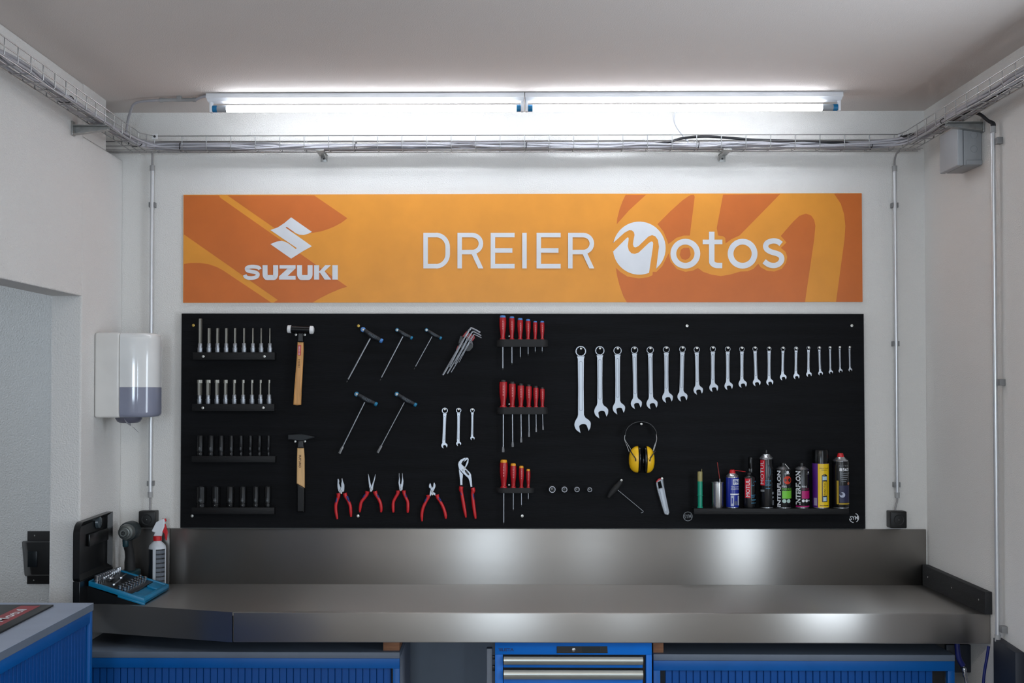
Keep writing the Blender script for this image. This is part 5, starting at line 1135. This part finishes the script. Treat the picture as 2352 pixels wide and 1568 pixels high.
b=B(); tube(b,smoothpath([(at(1563,225,DL).x,-.23,ZC-.03),at(1551,258,.19),at(1549,275,.15),at(1556,293,.12),at(1570,312,.09),(at(1582,325,.08).x,-.08,TZ0+.03)],6),.0042,10); tag(obj('lamp_cable',b,mat('white_cable',(215,217,222),.5),None,60),'thin white cable hanging from the right lamp to the back tray','cable')
# ================================================================ CONDUITS
def conduit(px0,py0,px1,py1,clips,label,X=None,bot=None):
    if X is None: a=Vector(at(px0,py0,.02));c=Vector(at(px1,py1,.02)); c.x=a.x=(a.x+c.x)/2
    else: a=Vector(atx(px0,py0,X-.022));c=Vector(atx(px1,py1,X-.022)); c.y=a.y=(a.y+c.y)/2
    o=thing('conduit_pipe',label,'conduit',c,'steel conduit pipes'); R=.0078
    b=B(); cyl(b,c,a,R,seg=20); obj('pipe',b,mat('conduit_alu',(205,206,208),.3,.55),o)
    for p in(a,c):
        b=B(); lathe(b,p+Vector((0,0,-.022 if p is a else 0)),(0,0,1),[(R*.9,0),(R*1.22,0),(R*1.22,.022),(R*.7,.022)],20); obj('end_sleeve',b,mat('sleeve_grey',(160,160,160),.5),o)
    for py in clips:
        z_=(at(px0,py,.02).z if X is None else atx(px0,py,X-.022).z); b=B()
        if X is None:
            for s_ in(-1,1): box(b,a.x+s_*(R+.0003),a.x+s_*(R+.005),-.02-.004,-.0005,z_-.010,z_+.010,.001)
        else: box(b,X-.020,X-.0005,a.y-.030,a.y-R+.001,z_-.011,z_+.011,.001)
        obj('clip',b,mat('clip_grey',(128,128,128),.5),o)
    return a,c
aL,cL=conduit(350.5,380,344,1142,(470,788,1110),'thin pale conduit pipe on the back wall left of the tool board')
aR,cR=conduit(2056,381,2060,1143,(471,789,1113),'thin pale conduit pipe on the back wall right of the tool board')
aW,cW=conduit(2281,290,2291,1472,(326,878,1437),'conduit pipe on the right wall beside the grey junction box',X=XR)
for a_,c_,side in((aL,cL,'left'),(aR,cR,'right')):
    s_=1 if side=='left' else 1
    b=B(); tube(b,smoothpath([a_-Vector((0,0,.02)),a_+Vector((0,0,.02)),a_+Vector((.003,-.01,.045)),a_+Vector((.007,-.035,TZ0+.0-a_.z))],5),.0036,10); tag(obj('drop_cable',b,mat('drop_cable_grey',(150,148,148),.5),None,60),'grey cable dropping from the tray into the top of the %s conduit'%side,'cable')
# sockets
def wallsocket(x0,x1,y0,y1,label):
    d=.05; a=at(x0,y0,d);c=at(x1,y1,d); o=thing('wall_socket',label,'wall socket',((a.x+c.x)/2,-.025,c.z),'black wall sockets')
    b=B(); box(b,a.x,c.x,-d,-.0005,c.z,a.z,.004,3); obj('box_body',b,BLKPL,o)
    b=B(); box(b,a.x+.004,c.x-.004,-d-.0025,-d,c.z+.004,a.z-.004,.0015); fp=obj('face_plate',b,mat('socket_black',(11,12,13),.5),o)
    cx,cz=(a.x+c.x)/2,(a.z+c.z)/2; b=B(); lathe(b,(cx,-d-.0024,cz),(0,-1,0),[(.021,0),(.021,.0006),(.018,.0006),(.017,-.0)],28); obj('socket_ring',b,mat('socket_ring',(14,15,16),.6),fp)
    b=B(); lathe(b,(cx,-d-.0025,cz),(0,-1,0),[(.0016,0),(.0014,.0008),(0,.0009)],10); obj('centre_screw',b,SCREW,fp)
    return cx,a.z
sx1,sz1=wallsocket(318,356.5,1173.5,1212,'black surface socket box on the back wall above the spray bottle')
sx2,sz2=wallsocket(2045,2083.5,1174,1213,'black surface socket box on the back wall right of the tool board')
for (sx,sz),c_,side in(((sx1,sz1),cL,'left'),((sx2,sz2),cR,'right')):
    b=B(); tube(b,smoothpath([c_+Vector((0,0,.01)),c_+Vector((0,0,-.01)),(sx+.004 if side=='left' else sx-.003,-.022,sz+.012),(sx+.003 if side=='left' else sx-.004,-.024,sz+.0005)],5),.0036,10); tag(obj('drop_cable',b,MATS['drop_cable_grey'],None,60),'grey cable from the %s conduit down into its black socket'%side,'cable')
# black cables at right conduit
b=B()
for k in(0,1): tube(b,smoothpath([(RX0+.005,aW.y+.06,TZ0+.014),(XR-.055,aW.y+.022,TZ0-.002),(XR-.036,aW.y+.008,TZ0-.026),aW+Vector((-.003+.006*k,0,.01)),aW+Vector((-.003+.006*k,0,-.01))],6),.0058,10)
tag(obj('twin_black_cable',b,CABLEB,None,60),'pair of black cables entering the top of the right wall conduit','cable')
b=B(); tube(b,smoothpath([cW+Vector((0,0,.01)),cW+Vector((0,0,-.012)),cW+Vector((.004,-.004,-.03))],4),[.005]*4+[.008]*4+[.009],12); tag(obj('cable_gland',b,BLKRUB,None,60),'black cable end below the right wall conduit above the navy box','cable')
# junction box
o=thing('junction_box','grey electrical junction box on the right wall under the cable tray','junction box',(XR,-.46,2.5))
yn=atx(2256,340,XR).y; XLd=at(2199,340,-yn).x; yf=atx(2158,340,XLd).y; zb_=at(2225,379,-yn).z; zt_=TZ0-.014
b=B(); box(b,XLd+.022,XR-.001,yn,yf,zb_,zt_,.004,3); obj('box_body',b,mat('box_grey',(150,153,156),.5),o)
b=B(); box(b,XLd,XLd+.0205,yn-.001,yf+.001,zb_-.001,zt_+.001,.004,3); obj('lid',b,mat('lid_grey',(168,172,176),.5),o)
for k in(0,1):
    q=at(2237,(310 if k==0 else 342),-yn); b=B()
    for r_ in(.0125,.0095,.0065,.0035):
        tube(b,[Vector((q.x+r_*cos(2*PI*i/28),yn-.0004,q.z+r_*sin(2*PI*i/28))) for i in range(28)],.0005,5,closed=True)
    lathe(b,(q.x,yn,q.z),(0,-1,0),[(.012,0),(.011,.0009),(0,.0009)],28); obj('knockout',b,MATS['box_grey'],o,30)
b=B(); box(b,XLd+.03,XR-.001,yn-.004,yn+.01,zb_+.001,zb_+.018,.003,3); obj('lower_flange',b,MATS['box_grey'],o)
# ================================================================ PAPER DISPENSER
o=thing('paper_dispenser','white centre-feed paper towel dispenser with grey window on the left wall','paper dispenser',(XL,-.17,1.6))
y0=atx(216,850,XL).y; y1=y0+.2; zt_=at(290,763,-y0).z; zb_=at(290,959,-y0).z; xs_=at(275,850,-y0).x; xe=at(365,850,-(y0+y1)/2+.02).x
def dloop(z_,k=1.0,part='back'):
    yc=(y0+y1)/2; hy=(y1-y0)/2*k; P=[]
    n=18
    for i in range(n+1):
        t=-PI/2+PI*i/n; ct=max(0,cos(t)); stt=sin(t)
        P.append((xs_+(xe-xs_)*(ct**.75)*(1-(1-k)*.8),yc+hy*math.copysign(abs(stt)**.8,stt),z_))
    return P
def shell(name,levels,m,sm=40,x_back=None):
    b=B(); rings=[]
    for z_,k in levels:
        L=dloop(z_,k)
        if x_back is not None: L=[(x_back,L[0][1],z_)]+L+[(x_back,L[-1][1],z_)]
        rings.append([b.verts.new(p) for p in L])
    n=len(rings[0])
    for r0,r1 in zip(rings,rings[1:]):
        for k in range(n): b.faces.new((r0[k],r0[(k+1)%n],r1[(k+1)%n],r1[k]))
    b.faces.new(rings[0]);b.faces.new(rings[-1]); bmesh.ops.recalc_face_normals(b,faces=b.faces[:]); return obj(name,b,m,o,sm)
zw=at(320,889,-y0).z
b=B(); box(b,XL+.0005,xs_-.0005,y0,y1,zb_,zt_,.010,4); obj('housing',b,mat('dispenser_white',(222,220,216),.25),o)
shell('front_cover',[(zw+.0005,1),(zt_-.022,1),(zt_-.012,.985),(zt_-.005,.95),(zt_-.001,.88),(zt_,.75)],mat('dispenser_gloss',(228,229,228),.12,coat=.5),45)
shell('view_window',[(zb_+.001,.9),(zb_+.005,.96),(zb_+.012,.99),(zb_+.02,1),(zw,1)],mat('dispenser_window',(136,140,158),.12,coat=.5),45)
q=Vector(at(295,962,-y0-.1+.0)); yc=(y0+y1)/2; qx=at(296,960,-yc).x
b=B(); lathe(b,(qx,yc,zb_+.002),(0,0,-1),[(.050,0),(.050,.008),(.042,.020),(.034,.024),(.028,.010),(0,.010)],24,sy=1); obj('outlet_ring',b,mat('outlet_dark',(96,96,110),.3),o)
pts=[(qx+.004,yc-.03,zb_-.014),(qx+.014,yc-.04,zb_-.030),(qx+.030,yc-.044,zb_-.038),(qx+.052,yc-.046,zb_-.058)]; b=B(); pv=None
for i,p in enumerate(smoothpath(pts,4)):
    w_=.020*(1-i/13.5)+.001; a_,c_=b.verts.new(p+Vector((-w_*.3,-w_,w_*.5))),b.verts.new(p+Vector((w_*.3,w_,-w_*.3)))
    if pv: b.faces.new((pv[0],pv[1],c_,a_))
    pv=(a_,c_)
bmesh.ops.solidify(b,geom=b.faces[:],thickness=.0006); obj('paper_tail',b,mat('tissue',(232,232,236),.8),o,60)
# ================================================================ ITEMS AT THE LEFT END OF THE BENCH
# tool case
o=thing('tool_case','open black tool case with teal tray leaning open against the left wall','tool case',(XL+.1,-.33,ZW))
yn_,yf_=-.515,-.165; XH=XL+.026; zl=at(182,1335,-yn_).z
zt1=atx(230,1186,XH).z
b=B(); # lid standing against the wall, rounded near top corner
L=[]; R_=.045
L=[(yf_,zl),(yn_+.006,zl),(yn_,zl+.01)]+[(yn_+R_-R_*cos(PI/2*i/8),zt1-R_+R_*sin(PI/2*i/8)) for i in range(9)]+[(yf_,zt1+.004)]
V0=[b.verts.new((XL+.002,y,z_)) for y,z_ in L];V1=[b.verts.new((XH,y,z_)) for y,z_ in L]
b.faces.new(V0);b.faces.new(V1[::-1])
for k in range(len(L)): b.faces.new((V0[k],V0[(k+1)%len(L)],V1[(k+1)%len(L)],V1[k]))
bmesh.ops.recalc_face_normals(b,faces=b.faces[:]); ins=[f for f in b.faces if f.normal.x>.9]
bmesh.ops.inset_region(b,faces=ins,thickness=.02,depth=-.016); lid=obj('lid',b,mat('case_black',(12,13,15),.3),o,30)
b=B(); box(b,XH-.014,XH-.004,-.40,-.20,zt1-.10,zt1-.055,.002); obj('lid_rib',b,MATS['case_black'],lid)
yl_=atx(232,1200,XH).y; zl_=atx(232,1199,XH).z; b=B(); lathe(b,(XH-.014,yl_,zl_),(1,0,0),[(.024,0),(.022,.01),(.018,.012),(0,.011)],20); obj('latch_recess',b,mat('latch_grey',(60,70,76),.25),lid)
b=B(); box(b,XL+.002,XL+.028,yn_,yf_,ZW+.0005,zl-.001,.002); hexa(b,[(XL+.028,-.44,ZW+.0005),(XL+.21,-.44,ZW+.0005),(XL+.22,yf_,ZW+.0005),(XL+.028,yf_,ZW+.0005),(XL+.028,-.44,zl-.030),(XL+.21,-.44,ZW+.004),(XL+.22,yf_,ZW+.004),(XL+.028,yf_,zl-.030)]); bmesh.ops.recalc_face_normals(b,faces=b.faces[:]); obj('base',b,MATS['case_black'],o,20)
# teal tray: tilted slab
ty0,ty1=-.455,-.155
TA=at(203,1334,.455);TBp=at(330,1378,.455)
xt0,zt0=TA.x,TA.z; xt1,zt1_=TBp.x+.002,at(330,1374,.455).z
xt1f=at(388,1343,.155).x
def tp(u,v,h=0):   # u along tilt 0..1, v along y 0..1 (near->far)
    x=xt0+(xt1-xt0)*u+(xt1f-xt1)*u*v; return Vector((x,ty0+(ty1-ty0)*v,zt0+(zt1_-zt0)*u+h))
def tbox(bm,u0,u1,v0,v1,h0,h1,bev=.0): return hexa(bm,[tp(u0,v0,h0),tp(u1,v0,h0),tp(u1,v1,h0),tp(u0,v1,h0),tp(u0,v0,h1),tp(u1,v0,h1),tp(u1,v1,h1),tp(u0,v1,h1)],bev)
b=B(); tbox(b,0,1,0,.04,-.018,0,.002); tbox(b,.0,1,.04,1,-.018,-.012); tbox(b,.0,.03,.04,1,-.018,0,.001); tbox(b,.95,1,.04,1,-.020,0,.002); tbox(b,.0,1,.96,1,-.018,0,.001); tbox(b,.52,1.0,0,.05,-.026,-.017,.002)
tbox(b,.74,.95,.05,.22,-.012,-.003,.002); tbox(b,.74,.95,.66,.94,-.012,-.003,.002)
bmesh.ops.recalc_face_normals(b,faces=b.faces[:]); obj('teal_tray',b,TEAL,o)
b=B(); tbox(b,.04,.72,.05,.95,-.012,-.004,.001); bmesh.ops.recalc_face_normals(b,faces=b.faces[:]); obj('tray_insert',b,BLKPL,o)
def sock(u,v,r,h,nm,lb,grp,bit=False):
    p=tp(u,v,-.004); b=B(); lathe(b,p,(.12,-.1,1),[(r,0),(r,h*.5),(r*.9,h*.55),(r*.95,h-.001),(r*.85,h),(r*.6,h),(r*.55,h-.004),(0,h-.004)],18)
    tag(obj(nm,b,CHROMEP,None,35),lb,'socket',grp)
for i in range(12): sock(.11,.06+.076*i,.0105-.0004*i,.028-.0006*i,'chrome_socket','chrome socket in the long row at the back of the open tool case','sockets in the long tray row')
for r_i,(u,n) in enumerate(((.52,8),(.61,8))):
    for i in range(n): sock(u,.08+.11*i,.0068,.018,'small_chrome_socket','small chrome socket in the double row of the open tool case','small sockets in the case')
for u,v0,v1,r_,lb,nm in((.22,.35,.62,.0045,'chrome ratchet lying across the tool case tray','ratchet'),(.40,.10,.42,.0028,'thin chrome extension bar lying in the tool case tray near its front','extension_bar'),(.33,.5,.8,.003,'short chrome screwdriver handle bar lying in the tool case tray','drive_bar')):
    p0,p1=tp(u,v0,.006),tp(u-.04,v1,.006); t_=thing(nm,lb,'tool',p0); b=B(); tube(b,[p0,p1],r_,10); obj('bar',b,CHROMEP,t_); b=B(); lathe(b,p0-Vector((0,0,.003)),(0,0,1),[(0,0),(r_*2.4,0),(r_*2.6,.003),(r_*2.2,.008),(0,.009)],16); obj('head',b,CHROMEP,t_)
# impact driver
YI=.115
o=thing('impact_driver','cordless impact driver standing on its battery behind the open tool case','power drill',(at(300,1350,YI).x,-YI,ZW))
MAK=mat('driver_teal',(6,50,58),.45)
cx_,cz_=at(284,1223,YI+.09),None; cc=Vector(at(284,1224,YI+.09)); bk=Vector(at(305,1216,YI-.03)); ax=(bk-cc).normalized(); Lx=(bk-cc).length
b=B(); lathe(b,cc,ax,[(.006,.0),(.008,-.008),(.013,-.008),(.0155,0),(.016,.008),(.020,.009),(.021,.018),(.028,.021),(.030,.030),(.0315,.05)],26); ch=obj('chuck',b,mat('gearbox_metal',(104,108,106),.4,.6),o)
b=B(); lathe(b,cc+ax*.048,ax,[(0,0),(.034,0),(.037,.01),(.037,Lx-.06),(.032,Lx-.048),(.015,Lx-.044),(0,Lx-.044)],26); obj('motor_housing',b,mat('driver_charcoal',(30,40,42),.5),o)
b=B(); lathe(b,cc-ax*.0065,ax,[(0,0),(.0055,0),(.0055,.004)],6); obj('bit_holder',b,DARKST,ch,20)
hx=at(296,1240,YI).x
b=B(); tube(b,smoothpath([(hx-.004,-YI-.004,cc.z-.012),(hx-.004,-YI-.004,cc.z-.05),(hx+.002,-YI+.004,cc.z-.09),(hx+.004,-YI+.004,ZW+.055)],5),[.019]*6+[.018]*6+[.021]*4,16); obj('grip',b,BLKRUB,o,60)
b=B(); box(b,hx-.014,hx+.006,-YI-.038,-YI-.016,cc.z-.062,cc.z-.030,.005); obj('trigger',b,MAK,o)
b=B(); box(b,hx-.032,hx+.036,-YI-.05,-YI+.05,ZW+.042,ZW+.072,.009,3); obj('foot',b,MAK,o)
b=B(); box(b,hx-.034,hx+.038,-YI-.055,-YI+.052,ZW+.0005,ZW+.041,.006,3); obj('battery',b,BLKPL,o)
# spray bottle
YS=.085; pb=at(361,1330,YS); P=Vector((pb.x,-YS,ZW)); s_=mpp(YS); R=.0335
o=thing('trigger_spray_bottle','white spray bottle with red collar and black striped label on the worktop','spray bottle',P)
zz=lambda y:at(361,y,YS).z-ZW
b=B(); lathe(b,P,(0,0,1),[(0,.0005),(R*.94,.0005),(R,.004),(R,zz(1258)),(R*.93,zz(1252)),(R*.6,zz(1245)),(R*.43,zz(1242)),(R*.42,zz(1240)),(0,zz(1240))],32); bo=obj('bottle',b,mat('bottle_white',(205,210,216),.35),o)
b=B(); 
for a0,a1,m_ in((.12,1.3,0),(-1.4,-.25,0)):
    n=10; Rr_=R+.0005; lo=[b.verts.new(P+Vector((Rr_*sin(a0+(a1-a0)*i/n),-Rr_*cos(a0+(a1-a0)*i/n),.006))) for i in range(n+1)];hi=[b.verts.new(P+Vector((Rr_*sin(a0+(a1-a0)*i/n),-Rr_*cos(a0+(a1-a0)*i/n),zz(1259)))) for i in range(n+1)]
    for i in range(n): b.faces.new((lo[i],lo[i+1],hi[i+1],hi[i]))
lb=obj('label',b,mat('bottle_label',(22,26,32),.4),bo,60)
b=B()
for k in range(8):
    z_=zz(1262+k*10.2); 
    for a0,a1 in((.16,.68),(.72,1.25)):
        n=5; Rr_=R+.0009; V0=[b.verts.new(P+Vector((Rr_*sin(a0+(a1-a0)*i/n),-Rr_*cos(a0+(a1-a0)*i/n),z_))) for i in range(n+1)];V1=[b.verts.new(P+Vector((Rr_*sin(a0+(a1-a0)*i/n),-Rr_*cos(a0+(a1-a0)*i/n),z_-.0115))) for i in range(n+1)]
        for i in range(n): b.faces.new((V0[i],V1[i],V1[i+1],V0[i+1]))
obj('label_text_blocks',b,mat('label_grey',(92,98,108),.5),bo,60)
b=B(); lathe(b,P,(0,0,1),[(0,zz(1241)),(R*.5,zz(1241)),(R*.5,zz(1231)),(R*.42,zz(1230)),(0,zz(1230))],24); obj('collar',b,RED,o)
hp=[(352,1231),(370,1231),(372,1222),(377,1210),(378,1196),(376,1191),(371,1192),(358,1199),(348,1218),(349,1221),(355,1223)]
plate('trigger_head',[hp],YS-.011,.022,mat('head_white',(222,226,232),.35),o,bev=.004)
plate('trigger',[[(374,1206),(379,1203),(384,1222),(382,1241),(379,1238),(377,1225),(371,1219)]],YS-.006,.012,RED,o,bev=.002)
plate('nozzle_cap',[[(372,1191),(380,1191),(381,1197),(377,1199)]],YS-.006,.012,RED,o,bev=.002)
# device in the side room
YV=.02
o=thing('wall_device','black wall-mounted box on a flat back plate in the side room beyond the opening','wall device',at(90,1340,YV))
dz=lambda x,y:(30+x/9.8,1200+y/9.8)
xw=-1.66
pa=at(*dz(325,190),.004); pe=at(*dz(310,1380),.004)
b=B(); box(b,pa.x,xw,-.005,-.0005,pe.z,pa.z,.0005); bp_=obj('back_plate',b,mat('device_plate',(30,28,28),.45),o)
for yy in(290,1295):
    q=at(*dz(485 if yy<500 else 465,yy),.005); b=B(); lathe(b,q,(0,-1,0),[(.003,0),(.0025,.001),(0,.0012)],10); obj('screw',b,SCREW,bp_)
fx0,fz0=at(*dz(285,470),.10).x,at(*dz(285,430),.10).z; fz1=at(*dz(350,1180),.10).z; bx0=at(*dz(182,530),.0).x
zlo=at(*dz(230,1230),.03).z; zhi=at(*dz(210,430),.03).z
b=B(); hexa(b,[(bx0+.016,-.006,zlo),(xw,-.006,zlo),(xw,-.095,fz1),(fx0+.02,-.095,fz1),(bx0+.004,-.006,zhi),(xw,-.006,zhi),(xw,-.095,fz0),(fx0,-.095,fz0)],.006); bmesh.ops.recalc_face_normals(b,faces=b.faces[:]); obj('housing',b,BLKPL,o)
b=B(); A=at(*dz(330,640),.097);Cq=at(*dz(540,1000),.097); box(b,A.x,Cq.x,-.0985,-.095,Cq.z,A.z,.001); obj('window',b,mat('device_window',(9,17,22),.3),o)
# ================================================================ RENDER LOOK
sc=bpy.context.scene
sc.view_settings.view_transform='Standard'; sc.view_settings.look='None'; sc.view_settings.gamma=1; sc.view_settings.use_curve_mapping=False
sc.view_settings.exposure=0.3
